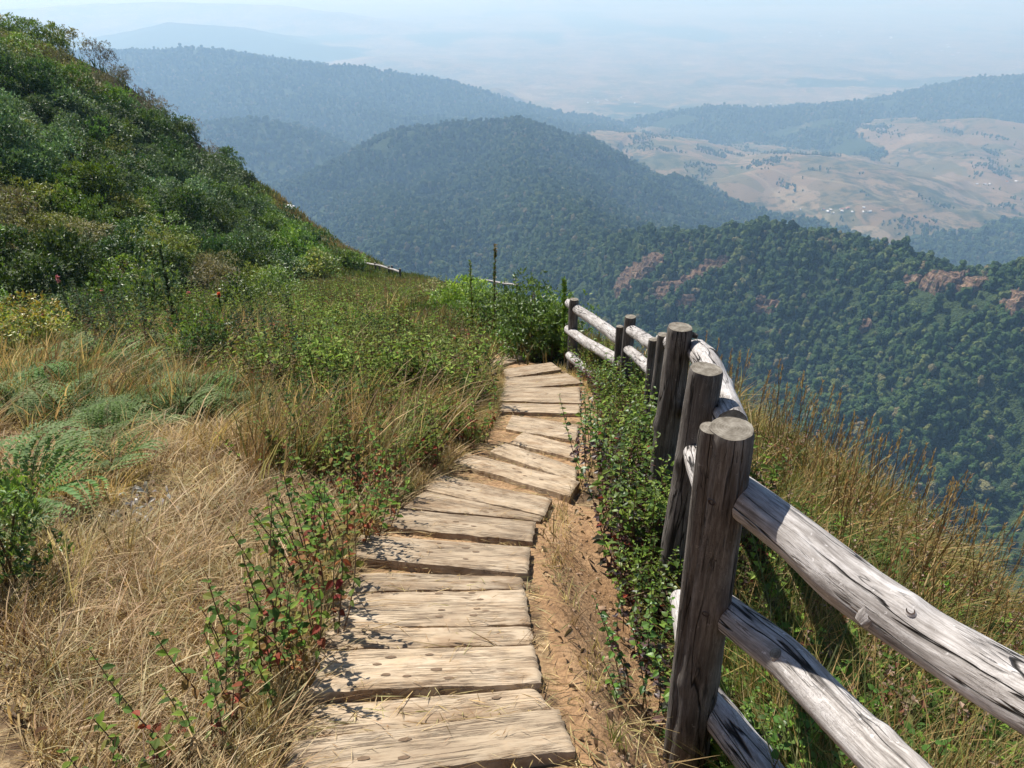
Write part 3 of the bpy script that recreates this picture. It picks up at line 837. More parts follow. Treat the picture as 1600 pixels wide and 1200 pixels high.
def stem_plant(seed, nst=5, h=0.6, spread=0.16, leaf=0.05, step=0.035, top=G_BRIGHT, low=G_RED, stemcol=(0.12, 0.07, 0.04), lean=0.25, bare=0.25, droop_low=0.7, wr=0.55, flower=None, hq=False):
    """clump of upright leafy stems: returns two MBs (foliage, stems)"""
    rng = np.random.default_rng(seed); fo, st = MB(), MB()
    for i in range(nst):
        a = rng.uniform(0, 6.28); q = spread * math.sqrt(rng.random())
        p0 = np.array([q * math.cos(a) * 0.6, q * math.sin(a) * 0.6, -0.03]); hh = h * rng.uniform(0.6, 1.05)
        ln = rng.normal(0, lean, 2) + np.array([math.cos(a), math.sin(a)]) * 0.15
        p1 = p0 + np.array([ln[0] * hh * 0.6, ln[1] * hh * 0.6, hh])
        c = add_stem(st, p0, p1, 0.0038, 0.0016, stemcol, bow=(rng.normal(0, .02), rng.normal(0, .02), 0), seg=4)
        n = max(4, int(hh * (1 - bare) / step))
        t = np.linspace(bare, 1.0, n)
        ts = np.linspace(0, 1, 5)
        pos = np.stack([np.interp(t, ts, c[:, k]) for k in range(3)], -1)
        pos = np.concatenate([pos, pos]); tt = np.concatenate([t, t])
        ang = np.concatenate([np.arange(n) * 1.57, np.arange(n) * 1.57 + 3.14]) + rng.normal(0, 0.4, 2 * n)
        keep = rng.random(2 * n) < (0.55 + 0.45 * tt)
        pos, tt, ang = pos[keep], tt[keep], ang[keep]; m = len(tt)
        dr = (1 - tt) * droop_low
        d = np.stack([np.cos(ang), np.sin(ang), 0.45 - 1.1 * dr + rng.normal(0, .25, m)], -1)
        L = leaf * rng.uniform(0.6, 1.15, m) * (1 - 0.45 * (tt > 0.9))
        up_ = rng.random(m) < smooth(0.45, 0.8, tt)
        col = np.where(up_[:, None], pal(rng, m, top), pal(rng, m, low))
        if hq: add_leaves_hq(fo, pos, d, L, L * wr, col, 0.16, rng)
        else: add_leaves(fo, pos, d, L, L * wr, col, 0.22, rng, droop=0.15)
        if flower is not None and rng.random() < 0.7:
            k = 8; an = rng.uniform(0, 6.28, k)
            add_leaves(fo, np.tile(c[-1], (k, 1)), np.stack([np.cos(an), np.sin(an), rng.uniform(.2, 1, k)], -1), 0.02, 0.012, flower, 0.1, rng)
    return fo, st

def fern(seed, nf=8, L=0.6, cols=G_FERN, up=1.05):
    rng = np.random.default_rng(seed); fo, st = MB(), MB()
    for i in range(nf):
        a = 6.28 * i / nf + rng.normal(0, 0.35); l = L * rng.uniform(0.65, 1.1)
        n = 17; t = np.linspace(0.10, 1, n)
        el = up * rng.uniform(0.6, 1.2)
        ts = np.linspace(0, 1, 8)
        hx = l * (ts * math.cos(el) + 0.15 * ts ** 2); hz = l * (ts * math.sin(el) - 0.55 * ts ** 2.2 * math.sin(el))
        C = np.stack([hx * math.cos(a), hx * math.sin(a), hz], -1)
        for k in range(7): add_stem(st, C[k], C[k + 1], 0.003 * (1 - k / 9), 0.003 * (1 - (k + 1) / 9), (0.16, 0.17, 0.06), seg=1)
        pos = np.stack([np.interp(t, ts, C[:, k]) for k in range(3)], -1)
        tan = unit(np.gradient(pos, axis=0)); side = unit(np.cross(tan, [0, 0, 1.0]))
        pl = l * 0.40 * np.sin(np.pi * (0.12 + 0.86 * t)) ** 0.8
        c0 = pal(rng, 1, cols)[0]
        for sg in (1, -1):
            d = side * sg + tan * 0.35 + np.array([0, 0, -0.12])
            # each pinna is itself toothed: a row of small leaflets
            for q in (0.15, 0.4, 0.65, 0.88):
                b = pos + unit(d) * (pl * q)[:, None]
                ll = pl * 0.25 * (1.15 - q * 0.7)
                add_leaves(fo, b, unit(d) * 0.9 + tan * 0.55, ll, ll * 0.42, c0 * (1 + rng.uniform(-.12, .12)), 0.1, rng)
                add_leaves(fo, b, unit(d) * 0.9 - tan * 0.45, ll, ll * 0.42, c0 * (1 + rng.uniform(-.12, .12)), 0.1, rng)
    return fo, st

def shrub(seed, n=2600, R=1.0, H=0.9, lobes=11, leaf=0.09, cols=G_MID, hi=None, wr=0.5, twigs=True, spiky=0.0):
    """bushy shrub: leaf clumps over an uneven set of lobes; footprint radius R, height 2*H"""
    rng = np.random.default_rng(seed); fo, st = MB(), MB()
    ang = rng.uniform(0, 6.28, lobes); q = R * 0.62 * np.sqrt(rng.random(lobes))
    lc = np.stack([q * np.cos(ang), q * np.sin(ang), H * rng.uniform(0.45, 1.45, lobes) * (1 - 0.35 * (q / R))], -1)
    lr = R * rng.uniform(0.26, 0.50, lobes)
    ncl = n // 7
    li = rng.integers(0, lobes, ncl)
    dv = unit(rng.normal(0, 1, (ncl, 3)) + [0, 0, 0.55])
    cl = lc[li] + dv * (lr[li] * rng.uniform(0.8, 1.12 + spiky, ncl))[:, None] * [1, 1, 0.9]
    lobecol = pal(rng, lobes, cols, 0.3) * 1.9
    lobecol = lobecol * 0.82 + lobecol.mean(1, keepdims=True) * [0.26, 0.24, 0.04]
    base = np.repeat(cl, 7, 0) + rng.normal(0, leaf * 0.35, (ncl * 7, 3))
    dd = unit(np.repeat(dv, 7, 0) * 0.7 + rng.normal(0, 0.75, (ncl * 7, 3)) + [0, 0, 0.25])
    col = np.repeat(lobecol[li], 7, 0) * rng.uniform(0.75, 1.25, (ncl * 7, 1))
    if hi is not None:
        s_ = rng.random(ncl * 7) < 0.25; col[s_] = pal(rng, int(s_.sum()), hi)
    L = leaf * rng.uniform(0.6, 1.25, ncl * 7)
    add_leaves(fo, base, dd, L, L * wr, col, 0.2, rng)
    if twigs:
        for k in range(lobes):
            b = np.array([rng.normal(0, .1), rng.normal(0, .1), -0.2])
            add_stem(st, b, lc[k] + [0, 0, lr[k] * 0.6], 0.03 * R, 0.008 * R, (0.12, 0.09, 0.06), bow=rng.normal(0, .05, 3), seg=3)
    return fo, st

def meshes(pair, nf, ns, mat=None):
    return pair[0].mesh(nf, mat or M_LEAF), (pair[1].mesh(ns, M_STEM) if pair[1].n else None)

def place(name, ms, loc, rz, sc, label, cat, group=None, parts=('foliage', 'stem'), tilt=(0, 0)):
    r = bpy.data.objects.new(name, None); COL.objects.link(r); r.empty_display_size = 0.1
    r.location = tuple(float(v) for v in loc); r.rotation_euler = (tilt[0], tilt[1], float(rz))
    r.scale = (sc, sc, sc) if np.ndim(sc) == 0 else tuple(float(v) for v in sc)
    tag(r, label, cat, group)
    for me, nm in zip(ms, parts):
        if me is None: continue
        o = bpy.data.objects.new(nm, me); COL.objects.link(o); o.parent = r
    return r

def place1(name, me, loc, rz, sc, label, cat, group=None, tilt=(0, 0)):
    o = bpy.data.objects.new(name, me); COL.objects.link(o)
    o.location = tuple(float(v) for v in loc); o.rotation_euler = (tilt[0], tilt[1], float(rz))
    o.scale = (sc, sc, sc) if np.ndim(sc) == 0 else tuple(float(v) for v in sc)
    return tag(o, label, cat, group)

# ------------------------------------------------------------------ step planks
def on_plane(px, py, h=0.035):
    r = ray(px, py); d = (-1.42 + h) / (r[2] + 0.36 * r[1]); return r * d
# corners: near-left, near-right, far-right, far-left (photo pixels), height above path, thickness
PL = [
    ((430, 1222), (899, 1168), (872, 1101), (458, 1154), .065, 'nearest plank, wide and tilted, rough chipped right end, two peg marks'),
    ((462, 1150), (866, 1103), (834, 1073), (490, 1098), .02, 'half buried plank with a green grass tuft on its right end'),
    ((478, 1079), (847, 1062), (834, 1004), (490, 1014), .06, 'wide plank with leaf shadow on its left end and scattered peg marks'),
    ((500, 1011), (833, 1003), (830, 978), (506, 978), .03, 'narrow sunken plank behind the one with the leaf shadow'),
    ((512, 976), (829, 973), (820, 918), (520, 924), .05, 'flat plank with a long dumbbell shaped stain and round pegs'),
    ((530, 921), (820, 917), (816, 898), (566, 893), .025, 'narrow plank dusted with straw before the cracked raised one'),
    ((550, 868), (825, 892), (829, 851), (562, 833), .075, 'raised plank with a dark gap under its whole front edge'),
    ((590, 818), (832, 843), (838, 812), (602, 791), .06, 'plank with speckled leaf shadows over its left third'),
    ((630, 790), (845, 811), (850, 803), (664, 764), .03, 'buried plank strip covered with dry straw behind the speckled one'),
    ((664, 762), (851, 803), (863, 777), (668, 735), .06, 'plank turned askew with its right end low on soil'),
    ((707, 720), (890, 773), (905, 751), (729, 705), .06, 'askew plank jutting farthest right towards the leafy strip'),
    ((765, 704), (900, 750), (902, 730), (790, 690), .055, 'askew plank shaded by leaves at its left tip'),
    ((796, 690), (902, 715), (902, 696), (818, 674), .05, 'short looking plank where the steps start to straighten'),
    ((790, 668), (902, 687), (904, 662), (800, 647), .045, 'cracked plank beside the grass tuft at the bend'),
    ((780, 641), (906, 645), (907, 631), (785, 628), .06, 'narrow level plank between two dark gaps'),
    ((775, 624), (908, 629), (905, 603), (780, 606), .05, 'pale level plank just past the narrow one'),
    ((786, 607), (912, 597), (886, 582), (780, 590), .045, 'plank at the foot of the far fence post'),
    ((770, 592), (877, 576), (862, 565), (765, 578), .065, 'raised plank curving left before the leafy bush'),
    ((755, 576), (824, 559), (806, 552), (750, 565), .06, 'last visible plank disappearing behind the straw'),
]
PEG = {0: [(.41, .62), (.41, .22), (.27, .3)], 2: [(.35, .72), (.29, .55), (.52, .75), (.33, .28), (.42, .22), (.55, .35), (.6, .12)],
       4: [(.55, .85), (.72, .85), (.76, .65), (.56, .36), (.74, .38), (.55, .18), (.72, .2)], 6: [(.48, .8), (.5, .62), (.64, .68), (.7, .55), (.44, .4), (.65, .25)],
       7: [(.5, .5), (.62, .35)], 9: [(.3, .55), (.38, .35), (.4, .6)], 10: [(.5, .6), (.56, .5), (.62, .35), (.75, .4)], 11: [(.4, .6), (.5, .5), (.58, .7)], 1: [(.8, .6)], 15: [(.6, .5)], 13: [(.6, .4)]}
for i, (nl, nr_, fr, fl, h, lab) in enumerate(PL):
    h = 0.012 + 0.55 * h
    c = [on_plane(*q, h) for q in (nl, nr_, fr, fl)]
    rngp = np.random.default_rng(100 + i)
    ctr = sum(c) / 4; xd = unit((c[1] - c[0]) + (c[2] - c[3])); zd = unit(np.cross(xd, (c[3] - c[0]) + (c[2] - c[1]))); yd = np.cross(zd, xd)
    R = np.stack([xd, yd, zd], 1)
    Lc = [(q - ctr) @ R for q in c]
    nx, ny = 96, 16
    s_, t_ = np.meshgrid(np.linspace(0, 1, nx), np.linspace(0, 1, ny), indexing='ij')
    W = ((1 - s_) * (1 - t_))[..., None] * Lc[0] + (s_ * (1 - t_))[..., None] * Lc[1] + (s_ * t_)[..., None] * Lc[2] + ((1 - s_) * t_)[..., None] * Lc[3]
    ex = np.minimum(s_, 1 - s_) * 0.85; ey = np.minimum(t_, 1 - t_) * 0.16
    e = np.minimum(ex, ey)
    W[..., 2] += -0.010 * (1 - smooth(0, 0.014, e)) + 0.0035 * fbm(W[..., 0] * 6 + i * 3, W[..., 1] * 40, 4, 12) + 0.006 * fbm(W[..., 0] * 3 + i, W[..., 1] * 6, 3, 14)
    en = 0.011 * fbm(W[..., 0] * 16 + i * 7, W[..., 1] * 3 + i, 4, 15)
    W[..., 1] += en * (1 - smooth(0, 0.02, ey)) * 1.0
    W[..., 0] += 0.008 * fbm(W[..., 1] * 60, W[..., 0] * 3 + i, 3, 16) * (1 - smooth(0, 0.03, ex))
    m = MB(); idx = np.arange(nx * ny).reshape(nx, ny)
    m.add(W.reshape(-1, 3), np.stack([idx[:-1, :-1], idx[1:, :-1], idx[1:, 1:], idx[:-1, 1:]], -1).reshape(-1, 4))
    rim = np.concatenate([idx[:, 0], idx[-1, 1:], idx[-2::-1, -1], idx[0, -2:0:-1]])
    top = W.reshape(-1, 3)[rim]; th = 0.11
    lv = []
    for k, dz in enumerate((0, -0.025, -0.055, -th)):
        q = top.copy(); q[:, 2] += dz
        if k in (1, 2): q[:, :2] *= 1 + 0.004 * np.sin(np.arange(len(q)) * 1.7 + k)[:, None]
        lv.append(q)
    n = len(rim); V = np.concatenate(lv); k = np.arange(n)
    Fs = np.concatenate([np.stack([j * n + (k + 1) % n, j * n + k, (j + 1) * n + k, (j + 1) * n + (k + 1) % n], -1)[:, ::-1][:, ::-1] for j in range(3)])
    m.add(V, Fs)
    for (ps, pt) in PEG.get(i, []):
        p = (1 - ps) * (1 - pt) * Lc[0] + ps * (1 - pt) * Lc[1] + ps * pt * Lc[2] + (1 - ps) * pt * Lc[3]
        ii = min(nx - 1, int(ps * nx)); jj = min(ny - 1, int(pt * ny)); zt = W[ii, jj, 2]
        for dx in ([0, .022, .045] if rngp.random() < 0.12 else [0]):
            an = np.linspace(0, 6.28, 15)[:-1]; r_ = 0.0115 * rngp.uniform(0.7, 1.15)
            ringv = np.stack([p[0] + dx + r_ * 1.5 * np.cos(an) * (1 + .15 * rngp.normal(size=14)), p[1] + r_ * 0.8 * np.sin(an), np.full(14, zt + 0.0018)], -1)
            cv = np.array([[p[0] + dx, p[1], zt + 0.0015]])
            m.add(np.concatenate([ringv, cv]), [(q, (q + 1) % 14, 14) for q in range(14)], mat=1)
    o = m.build('step_plank', [M_PLANK, M_KNOT], smooth_=True)
    M4 = Matrix.Identity(4)
    for a in range(3):
        for b in range(3): M4[a][b] = R[a][b]
        M4[a][3] = ctr[a]
    o.matrix_world = M4
    tag(o, lab, 'plank', 'wooden step planks of the trail')

# ------------------------------------------------------------------ log fence
def log(m, pts, rads, seed=0, seg=30, knots=3, wob=0.05, capmat=1, step=0.02, flat=0.0, cap_tilt=(0, 0)):
    """an irregular log along pts; uv = metres around, metres along"""
    rng = np.random.default_rng(seed)
    pts = np.asarray(pts, float); L = np.concatenate([[0], np.cumsum(np.linalg.norm(np.diff(pts, axis=0), axis=1))])
    n = max(8, int(L[-1] / step)); s_ = np.linspace(0, L[-1], n)
    # smooth path
    C = np.stack([np.interp(s_, L, pts[:, k]) for k in range(3)], -1)
    ker = np.ones(max(3, n // 8)); ker /= len(ker); pad = len(ker)
    for k in range(3):
        e = np.concatenate([2 * C[0, k] - C[pad:0:-1, k], C[:, k], 2 * C[-1, k] - C[-2:-pad - 2:-1, k]])
        C[:, k] = np.convolve(e, ker, 'same')[pad:pad + n]
    C += np.stack([wob * 0.12 * fbm(s_ * 1.3 + seed * 3.1, s_ * 0 + k * 7.7, 2, seed + k) for k in range(3)], -1)
    r = np.interp(s_, L, rads if np.ndim(rads) else [rads] * len(pts))
    T = unit(np.gradient(C, axis=0))
    ref = np.array([0, 0, 1.0]) if abs(T[0, 2]) < 0.8 else np.array([0, -1.0, 0])
    A = unit(np.cross(T, ref)); B = np.cross(A, T)           # B points to ref (up)
    th = np.linspace(0, 2 * math.pi, seg + 1)
    TH, S = np.meshgrid(th, s_)
    cx, cyy = np.cos(TH), np.sin(TH)
    bump = 0.05 * fbm(cx * 1.2 + seed, S * 1.6 + cyy * 1.2, 3, seed + 3) + wob * fbm(cx * 2.2 + cyy * 1.1 + seed, S * 5 + cyy * 2, 4, seed + 9) + 0.012 * fbm(TH * 5.1 * np.where(TH < 6.28, 1, 0), S * 9, 2, seed + 4)
    K = np.zeros_like(TH)
    kpos = []
    for k in range(knots):
        ks, kt = rng.uniform(0.1, 0.92) * L[-1], rng.uniform(-0.2, 3.4)
        if L[-1] > 0.4:
            dt = (TH - kt + math.pi) % (2 * math.pi) - math.pi
            K += 0.16 * rng.uniform(.5, 1.3) * np.exp(-(dt / 0.45) ** 2 - ((S - ks) / 0.035) ** 2)
            kpos.append((ks, kt))
    rad = r[:, None] * (1 + bump + K)
    endr = np.minimum(s_, L[-1] - s_); rad *= (0.93 + 0.07 * smooth(0, 0.012, endr))[:, None]
    rad[:, -1] = rad[:, 0]
    V = C[:, None] + A[:, None] * (rad * np.sin(TH + math.pi))[..., None] + B[:, None] * (-rad * np.cos(TH))[..., None]
    idx = np.arange(n * (seg + 1)).reshape(n, seg + 1)
    Fq = np.stack([idx[:-1, :-1], idx[:-1, 1:], idx[1:, 1:], idx[1:, :-1]], -1).reshape(-1, 4)
    UV = np.stack([TH * r.mean(), S], -1).reshape(-1, 2)
    m.add(V.reshape(-1, 3), Fq, uv=UV)
    for row, sg in ((0, -1), (n - 1, 1)):
        ring = V[row, :-1]; c = ring.mean(0); q = ring - c
        base = np.concatenate([ring, c + q * 0.5 + T[row] * sg * 0.002, [c + T[row] * sg * 0.002]])
        uvr = np.concatenate([np.stack([q @ A[row], q @ B[row]], -1), 0.5 * np.stack([q @ A[row], q @ B[row]], -1), [[0, 0]]])
        k = np.arange(seg)
        m.add(base, np.stack([k, (k + 1) % seg, seg + (k + 1) % seg, seg + k], -1), mat=capmat, uv=uvr)
        m.F.append(np.stack([seg + k, seg + (k + 1) % seg, np.full(seg, 2 * seg)], -1) + m.n - len(base)); m.M.append(np.full(seg, capmat))
    return V, kpos

def knot_disc(m, center, normal, r=0.012, mat=2):
    nrm = unit(normal); a = unit(np.cross(nrm, [0.2, 0.1, 1])); b = np.cross(nrm, a)
    an = np.linspace(0, 6.28, 17)[:-1]
    for q, (r0, r1, h0, h1) in enumerate(((r * 1.35, r, 0.0, 0.004), (r, r * 0.55, 0.004, 0.0015))):
        R0 = center + (a * np.cos(an)[:, None] * r0 * 1.3 + b * np.sin(an)[:, None] * r0 + nrm * h0)
        R1 = center + (a * np.cos(an)[:, None] * r1 * 1.3 + b * np.sin(an)[:, None] * r1 + nrm * h1)
        k = np.arange(16)
        m.add(np.concatenate([R0, R1]), np.stack([k, (k + 1) % 16, 16 + (k + 1) % 16, 16 + k], -1), mat=0 if q == 0 else mat)
    R1 = center + (a * np.cos(an)[:, None] * r * .55 * 1.3 + b * np.sin(an)[:, None] * r * .55 + nrm * 0.0015)
    m.add(np.concatenate([R1, [center]]), [(q, (q + 1) % 16, 16) for q in range(16)], mat=mat)

def surf(V, px, py, rad=14):
    a, b, d = project(V.reshape(-1, 3)); k = np.where(np.hypot(a - px, b - py) < rad)[0]
    i = k[np.argmin(d[k])]; row = i // V.shape[1]
    c = V[row, :-1].mean(0); v = V.reshape(-1, 3)[i]
    return v, unit(v - c)

fence = empty('log_fence', P(897, 590, 9.8))
tag(fence, 'weathered grey log fence with three rails running down along the valley side of the trail', 'fence')
def fpart(m, name, lab=None, sm=True, mats=(M_RAIL, M_END, M_KNOTW)):
    o = m.build(name, list(mats), None, sm)
    o.parent = fence; o.matrix_parent_inverse = Matrix.Translation(-Vector(tuple(P(897, 590, 9.8))))
    if lab: o['label'] = lab
    return o
POSTS = [  # top px, py, depth, radius, bottom px shift in world (lean x, lean y), label
    (1143, 668, 2.00, .0615, (0.035, 0.02), 'nearest post, thick with a split top and notched rim'),
    (1103, 577, 3.08, .066, (-0.06, 0.03), 'second post with a slanted grey top'),
    (1063, 508, 3.87, .0655, (0.0, 0.0), 'third post with a flat sawn top and a branch stub'),
    (1035, 517, 5.2, .040, (0.0, 0.0), None),
    (1021, 526, 5.5, .036, (0.0, 0.0), None),
    (985, 491, 7.3, .055, (0.0, 0.0), None),
    (968, 506, 7.5, .036, (0.0, 0.0), None),
    (897, 465, 9.8, .059, (0.0, 0.0), 'farthest post at the bend of the path'),
    (1830, 1010, 1.15, .06, (0.0, 0.0), None),
]
for i, (px_, py_, d, r, lean, lab) in enumerate(POSTS):
    top = P(px_, py_, d)
    zg = float(ground(np.array([top[0]]), np.array([top[1]]))[0]) - 0.35
    bot = np.array([top[0] + lean[0], top[1] + lean[1], min(zg, top[2] - 1.35)])
    m = MB()
    mid = (top + bot) / 2 + np.array([0.012 * math.sin(i * 2.1), 0, 0])
    V, kp = log(m, [bot, mid, top], [r * 1.08, r * 1.02, r * 0.97], seed=20 + i, knots=4, wob=0.075, step=0.015 if d < 5 else 0.04, seg=34 if d < 5 else 18)
    if i == 0:
        for kx, ky, kr in ((1102, 790, .008), (1092, 965, .008)):
            v_, n_ = surf(V, kx, ky); knot_disc(m, v_ - n_ * .002, n_, kr)
        mm = MB(); log(mm, [top + [-.008, .034, -1.6], top + [-.047, .012, .004]], [.036, .032], seed=77, knots=0, wob=0.03, seg=20); m.merge(mm)
    if i == 2:
        log(m, [top + [0.055, -0.01, -0.045], top + [0.082, -0.02, -0.052]], [.016, .012], seed=5, knots=0, seg=12, step=0.004)
    fpart(m, 'post', lab, mats=(M_POST, M_END, M_KNOTW))

RAILS = [
    ([(1150, 768, 2.13), (1178, 789, 2.08), (1250, 842, 1.96), (1320, 905, 1.86), (1450, 992, 1.70), (1600, 1084, 1.52), (1900, 1265, 1.2)], [.056, .057, .058, .063, .060, .062, .062], 6, 'nearest top rail, silvery and cracked with a broken branch stub beneath', 1),
    ([(1120, 945, 2.32), (1150, 968, 2.25), (1228, 1028, 2.1), (1330, 1130, 1.87), (1400, 1200, 1.72), (1580, 1380, 1.4)], [.050, .052, .056, .054, .055, .055], 5, 'nearest middle rail, rough grey with long splits', 2),
    ([(1090, 1075, 2.52), (1125, 1118, 2.48), (1180, 1190, 2.38), (1330, 1380, 2.1)], [.055, .055, .057, .057], 3, 'lowest near rail, brown and half shaded', 3),
    ([(1090, 547, 3.95), (1110, 572, 3.62), (1126, 610, 3.36), (1142, 652, 3.10), (1146, 664, 3.02)], [.058, .060, .062, .064, .064], 2, None, 4),
    ([(1084, 700, 3.3), (1104, 760, 2.8), (1122, 838, 2.36)], [.046, .046, .046], 2, None, 5),
    ([(1060, 935, 3.0), (1070, 1010, 2.72), (1094, 1085, 2.48)], [.036, .036, .036], 2, None, 6),
    ([(1036, 530, 5.7), (1070, 543, 4.5), (1094, 552, 4.02), (1106, 562, 3.72)], [.050, .052, .054, .054], 2, None, 7),
    ([(1075, 640, 4.1), (1090, 672, 3.6), (1100, 700, 3.3)], [.040, .040, .040], 2, None, 8),
    ([(984, 513, 7.5), (996, 522, 7.0), (1014, 535, 6.3), (1035, 543, 5.6)], [.052, .053, .054, .054], 2, None, 9),
    ([(980, 545, 7.5), (998, 560, 6.8), (1020, 580, 5.8)], [.045, .045, .048], 2, None, 10),
    ([(888, 473, 10.15), (907, 487, 9.7), (935, 506, 8.9), (963, 526, 8.0), (975, 532, 7.6)], [.058, .060, .062, .066, .064], 3, None, 11),
    ([(888, 514, 10.15), (907, 528, 9.7), (932, 544, 8.9), (958, 560, 8.0), (975, 571, 7.6)], [.056, .058, .060, .062, .06], 3, None, 12),
    ([(890, 556, 10.1), (910, 571, 9.7), (928, 587, 9.0), (950, 612, 8.1)], [.055, .056, .058, .058], 2, None, 13),
]
for pts, rads, kn, lab, sd in RAILS:
    m = MB(); W3 = [P(*q) for q in pts]
    dnear = pts[-1][2]
    V, _ = log(m, W3, rads, seed=40 + sd * 3, knots=kn + 1, wob=0.08, step=0.014 if dnear < 3 else 0.03, seg=40 if dnear < 3 else 20)
    if sd == 1:
        v_, n_ = surf(V, 1324, 955, 14); n_ = unit(np.array([-.6, -.1, -.8]))
        log(m, [v_ - n_ * .03, v_ - n_ * .004, v_ + n_ * .014], [.036, .028, .018], seed=9, knots=0, seg=24, step=0.003, wob=.3, capmat=2)
        v_, n_ = surf(V, 1424, 945); knot_disc(m, v_ - n_ * .002, n_, .008)
    if sd == 2:
        v_, n_ = surf(V, 1213, 1000, 20); log(m, [v_ - n_ * .02, v_ + n_ * .006], [.024, .017], seed=19, knots=0, seg=18, step=0.004, wob=.15)
    fpart(m, 'rail', lab)

def small_fence(name, lab, posts, rails, r=0.055, hp=0.85, deep=0.3):
    b = posts[0]; root = empty(name, b); tag(root, lab, 'fence')
    for i, p in enumerate(posts):
        m = MB(); log(m, [p - np.array([0, 0, deep]), p + np.array([0.03 * math.sin(i * 3), 0, hp])], [r * 1.1, r], seed=i + 300, seg=12, step=0.08, knots=0)
        o = m.build('post', [M_POST, M_END], None, True); o.parent = root; o.matrix_parent_inverse = Matrix.Translation(-Vector(tuple(b)))
    for i, (a, c) in enumerate(rails):
        m = MB(); log(m, [a, (a + c) / 2 + np.array([0, 0, .03]), c], [r, r, r], seed=i + 340, seg=12, step=0.15, knots=0)
        o = m.build('rail', [M_RAIL, M_END], None, True); o.parent = root; o.matrix_parent_inverse = Matrix.Translation(-Vector(tuple(b)))
def snap(px, py, dmin, dmax):
    q = hit(px, py, ground, dmin, dmax, 1500)
    return q if q is not None else gz(P(px, py, dmax * 0.9))
def gz(p): return np.array([p[0], p[1], float(ground(np.array([p[0]]), np.array([p[1]]))[0])])
pp = [snap(a, b, 40, 82) for a, b in ((572, 426), (588, 432), (594, 431), (609, 438), (614, 437), (626, 443))]
up_ = lambda p, h: p + np.array([0, 0, h])
small_fence('far_log_fence', 'short run of far log fence beside the rounded dark bush', pp,
            [(up_(pp[0] + [-.9, 0, 0], 1.05), up_(pp[1], .95)), (up_(pp[1], .98), up_(pp[3], .95)), (up_(pp[3], .95), up_(pp[5], .9)), (up_(pp[1], .25), up_(pp[3], .2)), (up_(pp[3], .2), up_(pp[5], .15))], 0.08, 1.15)
pp = [snap(a, b, 50, 84) for a, b in ((468, 352), (475, 363), (484, 375), (503, 394), (511, 402))]
small_fence('hillside_log_fence', 'pale log rails glimpsed on the steep grassy edge beyond the shrubs', pp,
            [(up_(pp[0], .8), up_(pp[1], .75)), (up_(pp[1], .8), up_(pp[2], .7)), (up_(pp[2], .8), up_(pp[3], .6)), (up_(pp[3], .7), up_(pp[4], .65))], 0.045, 0.75)
pp = [P(751, 446, 40), P(789, 452, 38), P(808, 456, 36)]
small_fence('hidden_log_fence', 'dark fence posts with a thin rail just showing over the bush at the bend', pp, [(up_(pp[0], .30), up_(pp[1], .28)), (up_(pp[1], .28), up_(pp[2], .30))], 0.05, 0.42, 3.5)

# white board on the hillside
w0 = snap(455, 334, 50, 84) + np.array([0, 0, .75])
m = MB()
bw, bh = 0.42, 0.26
Vb = np.array([(-bw, 0, -bh), (bw, 0, -bh * .9), (bw * .8, 0, bh), (-bw * .9, 0, bh), (-bw, .04, -bh), (bw, .04, -bh * .9), (bw * .8, .04, bh), (-bw * .9, .04, bh)])
m.add(Vb, [(0, 1, 2, 3), (5, 4, 7, 6), (0, 4, 5, 1), (3, 2, 6, 7), (1, 5, 6, 2), (4, 0, 3, 7)])
wb = empty('white_board', w0); tag(wb, 'small bright white board on two stakes at the edge of the hillside shrubs', 'sign')
o = m.build('panel', [M_WHITE], wb); o.rotation_euler = (math.radians(-66), 0.15, -0.3)
for sx in (-.25, .25):
    m = MB(); log(m, [np.array([sx, 0.06, -1.6]), np.array([sx, 0.06, 0.1])], [.03, .03], seed=3, seg=8, step=.2, knots=0)
    m.build('stake', [M_POST, M_END], wb)

# ------------------------------------------------------------------ left hillside shrubs
KINDS = [
    ('broadleaf_shrub', dict(n=3000, R=1.5, H=0.95, leaf=.15, cols=G_BLUE, hi=[(0.17, 0.24, 0.11)], wr=.5), 'grey green glossy leaved shrub in the thicket on the left hillside', 'glossy grey green hillside shrubs'),
    ('green_shrub', dict(n=3000, R=1.5, H=0.9, leaf=.13, cols=G_MID, hi=G_BRIGHT, wr=.5), 'fresh green dense shrub in the thicket on the left hillside', 'fresh green hillside shrubs'),
    ('dark_shrub', dict(n=2800, R=1.5, H=1.0, leaf=.13, cols=G_DARK, hi=G_MID, wr=.5), 'dark green shrub deep in the thicket on the left hillside', 'dark green hillside shrubs'),
    ('dry_shrub', dict(n=2200, R=1.4, H=0.85, leaf=.12, cols=[(0.15, 0.13, 0.07), (0.19, 0.17, 0.10), (0.11, 0.10, 0.05)], hi=[(0.22, 0.20, 0.11)], wr=.4), 'brownish seed topped shrub in the thicket on the left hillside', 'brown topped hillside shrubs'),
    ('olive_shrub', dict(n=2600, R=1.5, H=0.85, leaf=.12, cols=[(0.10, 0.13, 0.03), (0.13, 0.15, 0.04)], hi=G_YEL, wr=.5), 'yellowish olive shrub in the thicket on the left hillside', 'olive hillside shrubs'),
    ('heath_shrub', dict(n=2600, R=1.3, H=1.05, leaf=.10, cols=[(0.075, 0.06, 0.04), (0.06, 0.065, 0.035), (0.11, 0.065, 0.045)], hi=[(0.15, 0.11, 0.08)], wr=.35), 'wind bent brown heath shrub along the crest of the left hillside', 'brown heath shrubs along the crest'),
]
KM = [[meshes(shrub(500 + 10 * k + j, lobes=[10, 14][j], **kw), 'foliage', 'branches', M_SHRUB) for j in range(2)] for k, (_, kw, _, _) in enumerate(KINDS)]
KO = []
